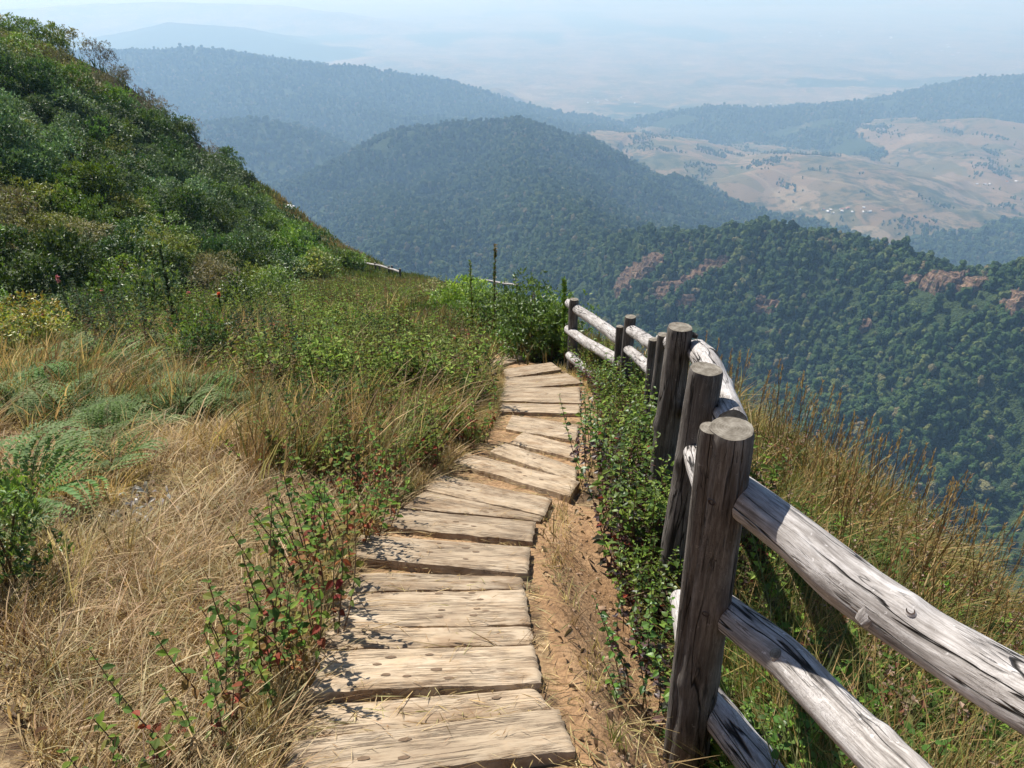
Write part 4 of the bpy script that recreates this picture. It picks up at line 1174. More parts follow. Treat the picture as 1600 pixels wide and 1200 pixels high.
for k in range(len(KINDS)):
    for j in range(2):
        KO.append(bpy.data.objects.new('proto_shrub_%d%d' % (k, j), KM[k][j][0]))
KC = hidden_collection('shrub_kinds', KO)
rng = np.random.default_rng(8)
cx, cyv = [], []
n = 9000
X = rng.uniform(-62, -2, n); Y = rng.uniform(12, 84, n)
Z = ground(X, Y)
pxs, pys, dep = project(np.stack([X, Y, Z], -1))
def thick_mask(px, py):
    # lower/right boundary of the thicket in plan as seen: from (0,505) to (470,445) to (520,400) and up the crest
    fl = np.interp(px, [-400, 0, 120, 300, 400, 450, 480, 520], [520, 512, 512, 485, 462, 450, 440, 405])
    rt = np.interp(px, [300, 340, 400, 440, 460, 480, 540, 560], [0, 235, 318, 362, 388, 408, 450, 470])
    return (py < fl) & (px < 560) & (py > rt - 2) & (px > -420)
ed = edge_dist(X, Y)
keep = thick_mask(pxs, pys) & (ed < 1.2)
X, Y, Z, pxs, pys, dep = X[keep], Y[keep], Z[keep], pxs[keep], pys[keep], dep[keep]
# poisson thinning
sel = []; cell = {}
order = rng.permutation(len(X))
for i in order:
    mind = 1.08 + 0.009 * dep[i]
    k = (int(X[i] // 2), int(Y[i] // 2)); ok = True
    for a in (-1, 0, 1):
        for b in (-1, 0, 1):
            for j in cell.get((k[0] + a, k[1] + b), ()):
                if (X[i] - X[j]) ** 2 + (Y[i] - Y[j]) ** 2 < mind ** 2: ok = False; break
            if not ok: break
        if not ok: break
    if ok: sel.append(i); cell.setdefault(k, []).append(i)
sel = np.array(sel)
X, Y, Z, pxs, pys, dep = X[sel], Y[sel], Z[sel], pxs[sel], pys[sel], dep[sel]
kn = fbm(X / 9, Y / 9, 3, 17) + 0.35 * rng.normal(0, 0.5, len(X))
kind = np.select([kn < -0.22, kn < 0.02, kn < 0.28, kn < 0.42], [2, 0, 1, 4], 3)
crest = (edge_dist(X, Y) > -6) & (pxs < 330) & (pxs > 130)
kind = np.where(crest & (rng.random(len(X)) < 0.8), 5, kind)
front = pys > 380
kind = np.where(front & (rng.random(len(X)) < 0.45), 2, kind)
scl = rng.uniform(0.7, 1.3, len(X)) * (1.0 + 0.25 * smooth(35, 60, dep)); scl = np.where(kind == 5, scl * 0.85, scl)
scl = np.where((pys > 430), scl * 0.95, scl)
vis = (pxs > -60) & (pxs < 1660) & (pys > -60)
big = np.argsort(-(scl / dep) * vis)
nind = min(290, int(vis.sum()))
ind, rest = big[:nind], big[nind:]
for i in ind:
    k = int(kind[i]); j = int(rng.integers(0, 2))
    sz = scl[i] * np.array([1, 1, rng.uniform(.75, 1.3)])
    place1(KINDS[k][0], KM[k][j][0], (X[i], Y[i], Z[i] - 0.12), rng.uniform(0, 6.28), sz, KINDS[k][2], 'shrub', KINDS[k][3])
rot = np.zeros((len(rest), 3)); rot[:, 2] = rng.uniform(0, 6.28, len(rest))
instancer('thicket', np.stack([X[rest], Y[rest], Z[rest] - 0.25], -1), scl[rest], rot, kind[rest] * 2 + rng.integers(0, 2, len(rest)), KC, M_LEAF,
          'dense thicket of small shrubs filling the upper left hillside')
print('shrubs', len(X), 'individual', nind)

# low ground cover on hillside edge (grassy slope right of thicket and filler below the shrubs)
n = 60000
X = rng.uniform(-62, 2, n); Y = rng.uniform(10, 84, n); d_ = np.hypot(X, Y)
Z = ground(X, Y); pxs, pys, dep = project(np.stack([X, Y, Z], -1)); ed = edge_dist(X, Y)
k = (pxs > -80) & (pxs < 1000) & (ed < 1.5) & (rng.random(n) < 1.0)
X, Y, Z, dep, pxs, pys = X[k], Y[k], Z[k], dep[k], pxs[k], pys[k]
tk = thick_mask(pxs, pys)
kk = ~tk | (rng.random(len(X)) < 0.10)
X, Y, Z, dep, tk = X[kk], Y[kk], Z[kk], dep[kk], tk[kk]
m = MB(); q = 6; B_ = np.repeat(np.stack([X, Y, Z], -1), q, 0); nb = len(B_)
B_[:, :2] += rng.normal(0, 0.35, (nb, 2)); B_[:, 2] = ground(B_[:, 0], B_[:, 1])
gn = fbm(B_[:, 0] / 5, B_[:, 1] / 5, 3, 71)
colr = np.where((gn > 0.02)[:, None], pal(rng, nb, [(0.20, 0.17, 0.07), (0.25, 0.20, 0.09), (0.17, 0.16, 0.06)]), pal(rng, nb, OLIVE + G_MID))
colr = np.where(np.repeat(tk, q)[:, None], pal(rng, nb, G_MID + G_DARK), colr)
sz = np.repeat(0.28 + 0.006 * dep, q)
add_blades(m, B_, sz * rng.uniform(.6, 1.3, nb), rng.normal(0, .4, nb), rng.normal(0, .4, nb), 0.02 + 0.0009 * np.repeat(dep, q), colr)
tag(m.build('hillside_grass', M_GRASS), 'olive and brown grass on the steep crest between the thicket and the valley', kind='stuff')

# ------------------------------------------------------------------ field vegetation (stuff)
def field_points(n, x0, x1, y0, y1, rng):
    X = rng.uniform(x0, x1, n); Y = rng.uniform(y0, y1, n); Z = ground(X, Y)
    px, py, dep = project(np.stack([X, Y, Z], -1))
    k = (px > -150) & (px < 1750) & (py > 200) & (py < 1400) & (dep > 0.5)
    return X[k], Y[k], Z[k], px[k], py[k], dep[k]

def onpath(X, Y, half=0.47):
    return (np.abs(X - path_x(Y)) < half) & (Y < 12)

def polar_points(n, r0, r1, rng, az0=-40, az1=40, pw=1.0):
    r = np.exp(rng.uniform(math.log(r0), math.log(r1), n)) if pw == 0 else (rng.uniform(r0 ** pw, r1 ** pw, n)) ** (1 / pw)
    a = np.radians(rng.uniform(az0, az1, n)); X, Y = r * np.sin(a), r * np.cos(a); Z = ground(X, Y)
    px, py, dep = project(np.stack([X, Y, Z], -1))
    k = (px > -150) & (px < 1750) & (py > 200) & (py < 1450) & (dep > 0.4)
    return X[k], Y[k], Z[k], px[k], py[k], dep[k]

# dry grass left of the path
rng = np.random.default_rng(21)
def dry_field(N, r0, r1, hmul, cols, name, label, seedn, keepfn, clump=10, lean=0.45, w=0.0042, wd=0.0011, direc=(0.25, -0.15), curl=0.6, az=(-42, 42), pw=1.0):
    X, Y, Z, px, py, dep = polar_points(N, r0, r1, rng, az[0], az[1], pw)
    k = keepfn(X, Y, px, py); X, Y, Z, dep = X[k], Y[k], Z[k], dep[k]
    n0 = len(X); q = clump
    h0 = np.repeat(hmul * (0.55 + 0.9 * rng.random(n0)) * (1 + 0.5 * fbm(X * 1.1, Y * 1.1, 3, seedn)), q)
    cl = np.repeat(pal(rng, n0, cols), q, 0) * rng.uniform(0.7, 1.3, (n0 * q, 1))
    ldir = np.repeat(np.stack([fbm(X * .8, Y * .8, 2, seedn + 4), fbm(X * .8, Y * .8, 2, seedn + 5)], -1) * 0.8 + np.array(direc) + rng.normal(0, 0.45 * lean, (n0, 2)), q, 0)
    dp = np.repeat(dep, q)
    B = np.repeat(np.stack([X, Y, Z - 0.01], -1), q, 0)
    off = rng.normal(0, 1, (n0 * q, 2)); B[:, :2] += off * 0.022
    l = ldir + off * lean * 0.5 + rng.normal(0, lean * 0.5, (n0 * q, 2))
    m = MB(); add_blades(m, B, h0 * rng.uniform(.55, 1.2, n0 * q), l[:, 0], l[:, 1], (w + wd * dp) * rng.choice([0.6, 0.9, 1.3, 2.0], n0 * q, p=[.3, .35, .25, .1]), cl, bend=curl)
    print(name, n0 * q)
    return tag(m.build(name, M_GRASS), label, kind='stuff')

def left_of(X, Y): return X < path_x(Y) - 0.44
kf = lambda X, Y, px, py: left_of(X, Y) & (edge_dist(X, Y) < 0.3) & (rng.random(len(X)) < np.where(fbm(X * 1.4, Y * 1.4, 3, 88) > 0.06, 0.22, 1.0))
dry_field(17000, 1.0, 7.5, 0.115, STRAW, 'dry_grass', 'matted dry straw coloured grass left of the step planks', 3, kf, clump=13, lean=1.2, w=0.0022, wd=0.0005, direc=(0.1, -0.1), curl=0.8)
kf2 = lambda X, Y, px, py: left_of(X, Y) & (fbm(X * .9, Y * .9, 3, 41) > 0.0) & (X < path_x(Y) - 0.95 - 0.35 * (Y < 3.2)) & ((Y > 3.0) | (X < -1.2))
dry_field(3000, 2.0, 11, 0.29, GOLD + STRAW[:3], 'tall_grass', 'taller golden brown grass leaning over on the left', 13, kf2, clump=14, lean=0.45, w=0.0022, wd=0.0006, direc=(0.15, 0.0), curl=1.0)
kf3 = lambda X, Y, px, py: (X < path_x(Y) - 0.6) & ((Y > 5.5) | (px > 380)) & left_of(X, Y) & (edge_dist(X, Y) < 0.2) & ~thick_mask(px, py)
dry_field(15000, 4.0, 40, 0.42, GOLD * 2 + STRAW * 2 + OLIVE * 2, 'meadow_grass', 'mixed golden and olive grass in the middle of the meadow', 23, kf3, clump=8, lean=0.5, w=0.003, wd=0.0007, az=(-42, 6), pw=0.6)
# litter lying flat on ground, soil strip and planks' gaps
X, Y, Z, px, py, dep = polar_points(52000, 1.0, 9, rng, -42, 30, 1.0)
la = X - path_x(Y)
k = (edge_dist(X, Y) < 0.1) & ((np.abs(la) > 0.43) | (rng.random(len(X)) < 0.30)) & ((la < 0.42) | (rng.random(len(X)) < 0.9))
k &= rng.random(len(X)) < np.where(la > 0.42, np.clip(0.35 + 1.0 * fbm(X * 2, Y * 2, 3, 9), 0, 1), 1)
X, Y, Z = X[k], Y[k], Z[k]; n = len(X)
an = rng.uniform(0, 6.28, n) ; m = MB()
add_leaves(m, np.stack([X, Y, Z + rng.uniform(.002, .03, n)], -1), np.stack([np.cos(an), np.sin(an), -0.36 * np.sin(an) + rng.normal(0, .12, n)], -1), rng.uniform(.03, .12, n) * rng.choice([1, 1, 1, 2.2], n), rng.uniform(.002, .005, n), pal(rng, n, STRAW, .3), 0.3, rng)
tag(m.build('straw_litter', M_GRASS), 'loose dry straw lying over the soil and against the planks', kind='stuff')
# curled brown leaves and pebbles
X, Y, Z, px, py, dep = polar_points(5200, 1.0, 8, rng, -42, 30, 1.0)
la = X - path_x(Y); k = (edge_dist(X, Y) < 0.1) & (np.abs(la) > 0.40) & ((la < 0.42) | (rng.random(len(X)) < 0.35)); X, Y, Z = X[k], Y[k], Z[k]; n = len(X); an = rng.uniform(0, 6.28, n)
m = MB(); add_leaves_hq(m, np.stack([X, Y, Z + rng.uniform(.004, .05, n)], -1), np.stack([np.cos(an), np.sin(an), rng.normal(-.1, .4, n)], -1), rng.uniform(.018, .05, n), rng.uniform(.008, .022, n), pal(rng, n, [(0.16, 0.10, 0.06), (0.24, 0.15, 0.08), (0.11, 0.075, 0.05), (0.34, 0.27, 0.19)], .3), 0.5, rng, 0.9)
tag(m.build('fallen_leaves', M_DRYLEAF), 'curled brown fallen leaves strewn over the straw and soil', kind='stuff')
n = 420; Y = rng.uniform(1.0, 6.5, n); X = path_x(Y) + 0.46 + np.abs(rng.normal(0, .22, n)); k = edge_dist(X, Y) < 0; X, Y = X[k], Y[k]; Z = ground(X, Y)
m = MB()
for i in range(len(X)):
    V, Fc = ICO1; s_ = rng.uniform(.002, .009) * (2.2 if rng.random() < .04 else 1)
    m.add(V * (1 + .25 * rng.normal(size=(len(V), 1))) * s_ * [1.2, 1, .6] + [X[i], Y[i], Z[i] + s_ * .2], Fc)
tag(m.build('pebbles', mat_simple('pebble', (0.30, 0.20, 0.13), 0.9, 30, .35), smooth_=True), 'small pebbles and clods on the orange soil strip', kind='stuff')
# straw caught on the planks and in the gaps in front of them
m = MB(); r2 = np.random.default_rng(99)
for i, (nl, nr_, fr, fl, h, lab) in enumerate(PL):
    for j in range(90 if i < 12 else 40):
        s_ = r2.random(); t_ = -0.12 + 0.15 * r2.random() if r2.random() < 0.7 else r2.random()
        q = (1 - s_) * (1 - t_) * np.array(nl) + s_ * (1 - t_) * np.array(nr_) + s_ * t_ * np.array(fr) + (1 - s_) * t_ * np.array(fl)
        hh = 0.012 + 0.55 * h + 0.006 if t_ > 0.02 else r2.uniform(0.0, 0.02)
        b = on_plane(q[0], q[1], hh); an = r2.normal(0, .6) if r2.random() < .6 else r2.uniform(0, 3.14)
        add_leaves(m, b[None], np.array([[math.cos(an), math.sin(an), -.36 * math.sin(an) + abs(r2.normal(0, .08))]]), r2.uniform(.02, .08), 0.0025, pal(r2, 1, STRAW[:3]), 0.2, r2)
tag(m.build('plank_straw', M_GRASS), 'thin straw strands scattered on the planks and in the gaps', kind='stuff')

# fringe grass along both edges of planks
n = 2600
Y = rng.uniform(1.1, 9.5, n); sd = np.where(rng.random(n) < 0.9, -1, 1)
X = path_x(Y) + sd * (0.46 + np.abs(rng.normal(0, .06, n))); k = ~((sd > 0) & (rng.random(n) < 0.55)); X, Y = X[k], Y[k]; Z = ground(X, Y); n = len(X); q = 9
B = np.repeat(np.stack([X, Y, Z], -1), q, 0); B[:, :2] += rng.normal(0, .015, (n * q, 2))
cl = np.repeat(np.where((fbm(X * 2, Y * 2, 2, 5) > 0.15)[:, None], pal(rng, n, OLIVE), pal(rng, n, STRAW)), q, 0)
m = MB(); add_blades(m, B, 0.11 * rng.uniform(.4, 1.5, n * q), rng.normal(0, .5, n * q), rng.normal(-.1, .5, n * q), 0.0035, cl)
tag(m.build('edge_grass', M_GRASS), 'short yellow green grass fringing the ends of the planks', kind='stuff')

# grass beyond the fence on the valley slope
rf = lambda X, Y, px, py: (edge_dist(X, Y) > -0.02) & (edge_dist(X, Y) < 4.5) & (X > 0.3)
dry_field(11000, 1.3, 12, 0.32, [(0.36, 0.26, 0.09), (0.28, 0.20, 0.07), (0.42, 0.31, 0.12), (0.34, 0.22, 0.08)] * 2 + OLIVE * 2 + G_MID[2:] + G_YEL + STRAW[:1], 'slope_grass', 'golden orange and green grass on the valley slope beyond the fence', 33, rf, clump=10, lean=0.6, w=0.002, wd=0.0005, az=(2, 62), direc=(0.1, 0.0), curl=0.8)
rf2 = lambda X, Y, px, py: (edge_dist(X, Y) > 0.0) & (edge_dist(X, Y) < 4.0) & (X > 0.3) & (Y < 2.6)
dry_field(3000, 0.8, 5, 0.20, STRAW, 'bank_straw', 'tangled dry straw on the bank under the near rails', 53, rf2, clump=10, lean=1.0, w=0.0024, wd=0.0004, az=(15, 68))
# seed heads on tall thin stalks
X, Y, Z, px, py, dep = polar_points(620, 2.5, 11, rng, 12, 46)
u = edge_dist(X, Y); k = (u > 0.5) & (u < 4.2); X, Y, Z, dep = X[k], Y[k], Z[k], dep[k]
m = MB()
for i in range(len(X)):
    h = rng.uniform(.45, .85); p0 = np.array([X[i], Y[i], Z[i]]); p1 = p0 + [rng.normal(0, .09), rng.normal(0, .09), h]
    c = add_stem(m, p0, p1, .0018 + .0003 * dep[i], .001 + .0002 * dep[i], (0.34, 0.24, 0.10), bow=(rng.normal(0, .02), 0, 0), seg=3)
    nh = 14; t = rng.random(nh) * 0.14
    add_leaves(m, p1[None] - np.stack([0 * t, 0 * t, t], -1), np.stack([rng.normal(0, .35, nh), rng.normal(0, .35, nh), np.ones(nh)], -1), 0.035, 0.007, pal(rng, nh, [(0.52, 0.40, 0.19), (0.44, 0.31, 0.13)]), .2, rng)
tag(m.build('seeding_grass', M_GRASS), 'tall orange seed heads rising above the slope grass against the dark valley', kind='stuff')

# leafy weeds filling the meadow (merged stuff)
def scatter_merge(name, label, protos, X, Y, Z, scl, rng, zmul=1.0):
    mf, ms_ = MB(), MB()
    m = MB()
    for i in range(len(X)):
        fo, st = protos[int(rng.integers(0, len(protos)))]
        R = rotz(rng.uniform(0, 6.28)) * scl[i]
        tint = rng.uniform(.8, 1.2)
        m.merge(fo, R, (X[i], Y[i], Z[i]), tint)
        if st.n:
            m.merge(st, R, (X[i], Y[i], Z[i]), 1)
    return tag(m.build(name, M_FERN if name == 'bracken' else M_DRYLEAF), label, kind='stuff')

G_LIME = [(0.23, 0.33, 0.06), (0.18, 0.27, 0.05), (0.28, 0.36, 0.085), (0.12, 0.18, 0.035)]
W1 = [stem_plant(700 + i, nst=[9, 6, 8, 5][i], h=[.62, .75, .5, .85][i], spread=.24, leaf=[.07, .055, .08, .05][i], step=.035, top=[G_LIME, G_YEL + G_LIME, G_MID + G_BRIGHT, OLIVE + G_YEL][i], low=[G_MID + G_BROWN, G_BROWN, G_MID, G_BROWN + G_RED[:1]][i], bare=[.3, .4, .25, .35][i]) for i in range(4)]
X, Y, Z, px, py, dep = polar_points(5200, 6.2, 42, rng, -36, 7, 0.7)
k = left_of(X, Y) & (edge_dist(X, Y) < 0.2) & (X < path_x(Y) - 0.6)
k &= (rng.random(len(X)) < np.where(fbm(X * 1.1, Y * 1.1, 3, 61) > -0.02, 0.85, 0.08) * np.clip(0.75 + fbm(X * .25, Y * .25, 2, 66), 0, 1)) & ((px > 330) | (py < 560))
k &= ~thick_mask(px, py)
X, Y, Z, dep = X[k], Y[k], Z[k], dep[k]
print('weeds', len(X))
scatter_merge('weeds', 'bright leafy green weeds covering the middle of the meadow', W1, X, Y, Z, rng.uniform(.6, 1.15, len(X)) * (1 + .012 * dep), rng)
W2 = [stem_plant(720 + i, nst=6, h=.5, spread=.2, leaf=.05, step=.03, top=G_YEL + G_LIME, low=G_RED + G_BROWN, bare=.25) for i in range(3)]
X, Y, Z, px, py, dep = polar_points(1800, 4.2, 14, rng, -22, 7, 0.8)
k = left_of(X, Y) & (X > -3.0) & (X < path_x(Y) - 0.5) & (px > 420)
k &= rng.random(len(X)) < np.where(fbm(X * 1.6, Y * 1.6, 3, 67) > 0.08, 0.8, 0.04)
X, Y, Z = X[k], Y[k], Z[k]; print('weeds2', len(X))
scatter_merge('dry_weeds', 'reddish brown and yellow leafy stalks between the meadow and the steps', W2, X, Y, Z, rng.uniform(.55, 1.0, len(X)), rng)
# strip between path and fence
W3 = [stem_plant(740 + i, nst=7, h=.55, spread=.16, leaf=[.05, .042, .055, .038][i], step=.03, top=[G_BRIGHT + G_MID, G_MID + G_YEL, G_LIME, G_MID + G_PURP + G_BROWN][i], low=G_PURP * 2 + G_BROWN + G_RED[:1], stemcol=(.16, .07, .05), bare=.15) for i in range(4)]
n = 680; Y = rng.uniform(1.9, 9.0, n); e0 = np.interp(Y, [2.2, 3.0, 4, 5, 9], [0.86, 0.84, 0.70, 0.58, 0.6])
X = path_x(Y) + e0 + 1.2 * rng.random(n) ** 1.5 ; k = (edge_dist(X, Y) < 0.35); X, Y = X[k], Y[k]; Z = ground(X, Y)
print('strip', len(X))
scatter_merge('strip_weeds', 'leafy green and purple undergrowth between the steps and the log fence', W3, X, Y, Z, rng.uniform(.5, 1.1, len(X)) * smooth(1.0, 3.0, Y), rng)
# green creepers under near rails and on valley slope
W4 = [stem_plant(760 + i, nst=5, h=.34, spread=.2, leaf=.055, step=.035, top=G_BRIGHT + G_MID, low=G_MID, bare=.05, wr=.7, hq=True) for i in range(3)]
X, Y, Z, px, py, dep = polar_points(1300, 1.2, 6, rng, 14, 62)
u = edge_dist(X, Y); k = (u > -0.1) & (u < 2.5) & (rng.random(len(X)) < .2 + .7 * (fbm(X * 2, Y * 2, 3, 15) > .05) + .5 * (u < .5)) & (Y < 3.5); X, Y, Z = X[k], Y[k], Z[k]; print('creep', len(X))
scatter_merge('creeper', 'green trailing weeds below the near rails', W4, X, Y, Z, rng.uniform(.5, 1.0, len(X)), rng)
W5 = [stem_plant(780 + i, nst=5, h=.4, spread=.2, leaf=.04, step=.03, top=[(.16, .06, .04), (.12, .12, .04), (.3, .2, .16)], low=G_BROWN, bare=.2) for i in range(3)]
X, Y, Z, px, py, dep = polar_points(1000, 2.2, 9, rng, 10, 50)
u = edge_dist(X, Y); k = (u > 0.3) & (u < 4) & (rng.random(len(X)) < .5); X, Y, Z = X[k], Y[k], Z[k]
scatter_merge('slope_weeds', 'small red and brown herbs among the slope grass', W5, X, Y, Z, rng.uniform(.5, 1.0, len(X)), rng)

# ------------------------------------------------------------------ individual plants
def base_at(px, py): return hit(px, py, ground, 0.6, 60, 2500)
RP = [meshes(stem_plant(800 + i, nst=[8, 9, 6, 10][i], h=[.6, .52, .40, .58][i], spread=.2, leaf=.043, step=.034, top=G_BRIGHT + G_YEL + G_MID, low=G_RED, lean=.26, bare=.25, wr=.6, hq=True), 'foliage', 'stems', M_DRYLEAF) for i in range(4)]
SP_ = [  # px, py of the base, proto, scale, label
    (235, 1215, 2, .85, 'leafy plant with reddish lower leaves at the bottom left of the photo'),
    (415, 1105, 1, .95, 'drooping red and green plant beside the second nearest step'),
    (380, 1060, 2, 1.05, 'small bright green plant behind the drooping red one'),
    (480, 1010, 0, 1.0, 'tall stalky plant with red leaves beside the wide peg marked plank'),
    (470, 960, 3, 1.05, 'bushy plant with mixed red and green leaves left of the dumbbell stained plank'),
    (520, 915, 0, 1.0, 'tall red leaved plant left of the raised plank'),
    (495, 880, 1, .95, 'dense red plant standing behind the tall red leaved one'),
    (560, 850, 3, .9, 'thin stemmed plant at the left end of the speckled plank'),
    (600, 790, 0, .9, 'leafy plant leaning over the left tip of the askew plank'),
    (640, 745, 1, .9, 'reddish plant left of the askew planks'),
    (700, 705, 3, .95, 'tall green and red plant at the corner of the askew steps'),
    (755, 690, 0, .9, 'slender plant above the farther askew plank'),
    (600, 830, 2, .9, 'low plant casting speckled shadows over the plank'),
    (330, 1180, 3, .8, 'low leafy plant between the two nearest clumps at bottom left'),
    (445, 1060, 1, .8, 'small russet plant touching the left end of the leaf shadowed plank'),
    (530, 860, 3, .8, 'russet plant at the left end of the raised plank'),
    (575, 770, 0, 1.0, 'upright thin plant standing left of the speckled plank'),
    (670, 720, 1, .9, 'yellowish plant just left of the first askew plank'),
    (520, 720, 3, 1.1, 'brown and green plant in the meadow above the red row'),
    (590, 700, 0, 1.1, 'tall thin plant in the meadow beyond the red row'),
    (540, 800, 1, 1.0, 'brown stemmed plant in the straw behind the row of red plants'),
]
for i, (px_, py_, k, s_, lab) in enumerate(SP_):
    q = base_at(px_, py_)
    if q is None: continue
    place('leafy_plant', RP[k], q, i * 1.3, s_, lab, 'plant', 'red and green leafy plants along the left of the steps', tilt=(0, -0.08))
RS = [meshes(stem_plant(830 + i, nst=12, h=.66, spread=.24, leaf=.042, step=.03, top=G_BRIGHT + G_MID, low=G_PURP + G_MID[:1] + [(.11, .06, .05)], stemcol=(.16, .07, .05), bare=.12, wr=.66, hq=True), 'foliage', 'stems') for i in range(3)]
for i, (px_, py_, s_, lab) in enumerate([
    (1010, 890, .95, 'purple leaved plant against the foot of the second post'), (975, 830, .9, 'leafy green plant right of the orange soil strip'),
    (945, 770, .95, 'green plant touching the right end of the jutting plank'), (925, 720, .85, 'bright plant overhanging the right side of the askew steps'),
    (1000, 1010, .75, 'low green sprout left of the nearest post'), (1010, 760, 1.0, 'dense plant in front of the third post'),
    (960, 660, 1.0, 'tall light green plant between steps and fence where the path straightens'), (935, 640, .9, 'bushy light green plant near the far end of the fence'),
    (1000, 1110, .8, 'thin red stemmed plant leaning on the nearest post'), (1150, 1210, .6, 'small sprig of green leaves at the foot of the nearest post')]):
    q = base_at(px_, py_)
    if q is not None: place('leafy_plant', RS[i % 3], q, i * 1.7, s_, lab, 'plant', 'leafy plants between the steps and the fence')

FE = [meshes(fern(900 + i, nf=[6, 6, 7][i], L=[.5, .45, .58][i]), 'fronds', 'stalk', M_FERN) for i in range(3)]
FS = [(185, 745, 1, .95, 'upright pale fern standing alone in golden grass'), (60, 800, 2, 1.0, 'large fern with long side fronds at the left edge'),
      (40, 870, 0, .8, 'dark green fern low on the left edge'), (385, 660, 1, .9, 'feathery fern beside the grey dead leaves'),
      (330, 650, 2, .8, 'spreading fern left of the feathery one'), (100, 640, 2, 1.0, 'pale fern above the golden grass at left'),
      (30, 660, 0, 1.0, 'pale fern cut by the left edge'), (220, 600, 1, 1.1, 'fern in the bracken patch below the flowering stalk'),
      (150, 590, 2, 1.1, 'wide fern in the middle of the bracken patch'), (60, 600, 0, 1.1, 'fern at the left of the bracken patch'),
      (280, 640, 0, .8, 'small fern right of the bracken patch'), (20, 560, 2, 1.2, 'fern under the yellow bush at the left edge'),
      (560, 560, 1, 1.1, 'pale fern among the green weeds in the meadow'), (640, 545, 0, 1.1, 'fern near the leafy bush at the bend'),
      (480, 545, 2, 1.0, 'fern in the weeds left of the meadow centre'), (110, 560, 1, 1.2, 'fern behind the bracken patch'),
      (175, 700, 2, .7, 'small fern growing against the upright pale fern'), (250, 570, 0, 1.1, 'fern at the foot of the tall grey green stalk')]
for i, (px_, py_, k, s_, lab) in enumerate(FS):
    q = base_at(px_, py_)
    if q is not None: place('fern', FE[k], q + [0, 0, .08], i * 1.1, s_ * (1 + 0.02 * max(0, q[1] - 6)), lab, 'fern', 'ferns of the meadow', ('fronds', 'stalk'))
X, Y, Z, px, py, dep = polar_points(520, 6, 18, rng, -38, -8, 0.8)
k = (py > 500) & (py < 680) & (px < 460); X, Y, Z = X[k][:130], Y[k][:130], Z[k][:130]
FP = [fern(930 + i, nf=5, L=.45, cols=G_FERN + G_MID[:1]) for i in range(3)]
scatter_merge('bracken', 'pale blue green bracken carpeting the left of the meadow', FP, X, Y, Z + .05, rng.uniform(.7, 1.2, len(X)), rng)

# leafy bush at the bend and other meadow shrubs
def bush(seed, kw, px_, py_, s_, name, lab, rz=0.0, zs=1.0, d=None):
    q = base_at(px_, py_) if d is None else gz(P(px_, py_, d))
    if q is None: return
    place(name, meshes(shrub(seed, **kw), 'foliage', 'branches'), q - [0, 0, .05], rz, (s_, s_, s_ * zs), lab, 'bush', None, ('foliage', 'branches'))
BB = dict(n=3800, R=.62, H=.48, lobes=14, leaf=.062, cols=G_MID + G_BRIGHT, hi=[(0.2, 0.28, 0.05)], wr=.5, spiky=.35)
bush(1001, dict(BB, n=6000, leaf=.045, lobes=18, cols=G_MID + G_DARK[1:], hi=[(0.13, 0.21, 0.04)]), 828, 560, 1.42, 'bush', 'rounded glossy green bush behind the last visible plank')
bush(1002, dict(BB, cols=G_MID), 868, 560, .75, 'bush', 'small bush squeezed against the farthest fence post', 1.0, 1.2)
bush(1003, dict(BB, n=5000, leaf=.045, cols=G_MID + G_DARK[2:]), 772, 530, 1.35, 'bush', 'darker bush left of the rounded one at the bend', 2.0)
bush(1004, dict(BB, cols=G_BRIGHT), 727, 497, 1.35, 'bush', 'bright yellow green bush at the crest left of the bend', 3.0)
bush(1005, dict(BB, n=3000, cols=G_DARK + G_MID, leaf=.05), 318, 590, .8, 'bush', 'dark stemmed bush standing alone in the bracken', 0.0, 1.3)
bush(1006, dict(BB, n=3000, cols=G_DARK + G_BLUE, leaf=.06), 265, 520, 1.5, 'bush', 'dark grey green bush in front of the thicket', 0.5, 1.2)
bush(1007, dict(BB, n=3000, cols=G_YEL + [(0.22, 0.15, 0.03)], leaf=.05), 45, 560, 1.2, 'bush', 'yellow orange bush at the left edge in front of the thicket', 0.7, .8)
bush(1008, dict(BB, n=3600, cols=G_DARK + G_MID, leaf=.07), 548, 434, 2.5, 'bush', 'rounded dark bush beside the far fence run', 0.7, .85, d=62)
bush(1009, dict(BB, n=3600, cols=G_MID + OLIVE, leaf=.07), 500, 450, 2.6, 'bush', 'mid green bush left of the dark one near the far fence', 1.7, .9, d=50)
bush(1010, dict(BB, n=3200, cols=G_MID, leaf=.06), 440, 480, 2.0, 'bush', 'green bush between the thicket and the meadow', 2.7, .9)
bush(1011, dict(BB, n=3000, cols=G_MID + G_BROWN, leaf=.05), 680, 478, 1.2, 'bush', 'brownish green bush on the meadow crest', 2.2, .8)
bush(1012, dict(BB, n=3000, cols=G_DARK + G_MID, leaf=.05), 10, 930, .55, 'bush', 'small leafy dark bush under the fern at the left edge', 0.3, 1.3)
bush(1013, dict(BB, n=3000, cols=G_DARK + G_BLUE, leaf=.06), 130, 530, 1.2, 'bush', 'blue green bush beneath the pink flowering spike', 0.3, 1.0)
bush(1014, dict(BB, n=3000, cols=G_MID + G_DARK, leaf=.06), 390, 505, 1.3, 'bush', 'leafy bush with pink tinted tips before the thicket', 0.9, 1.0)

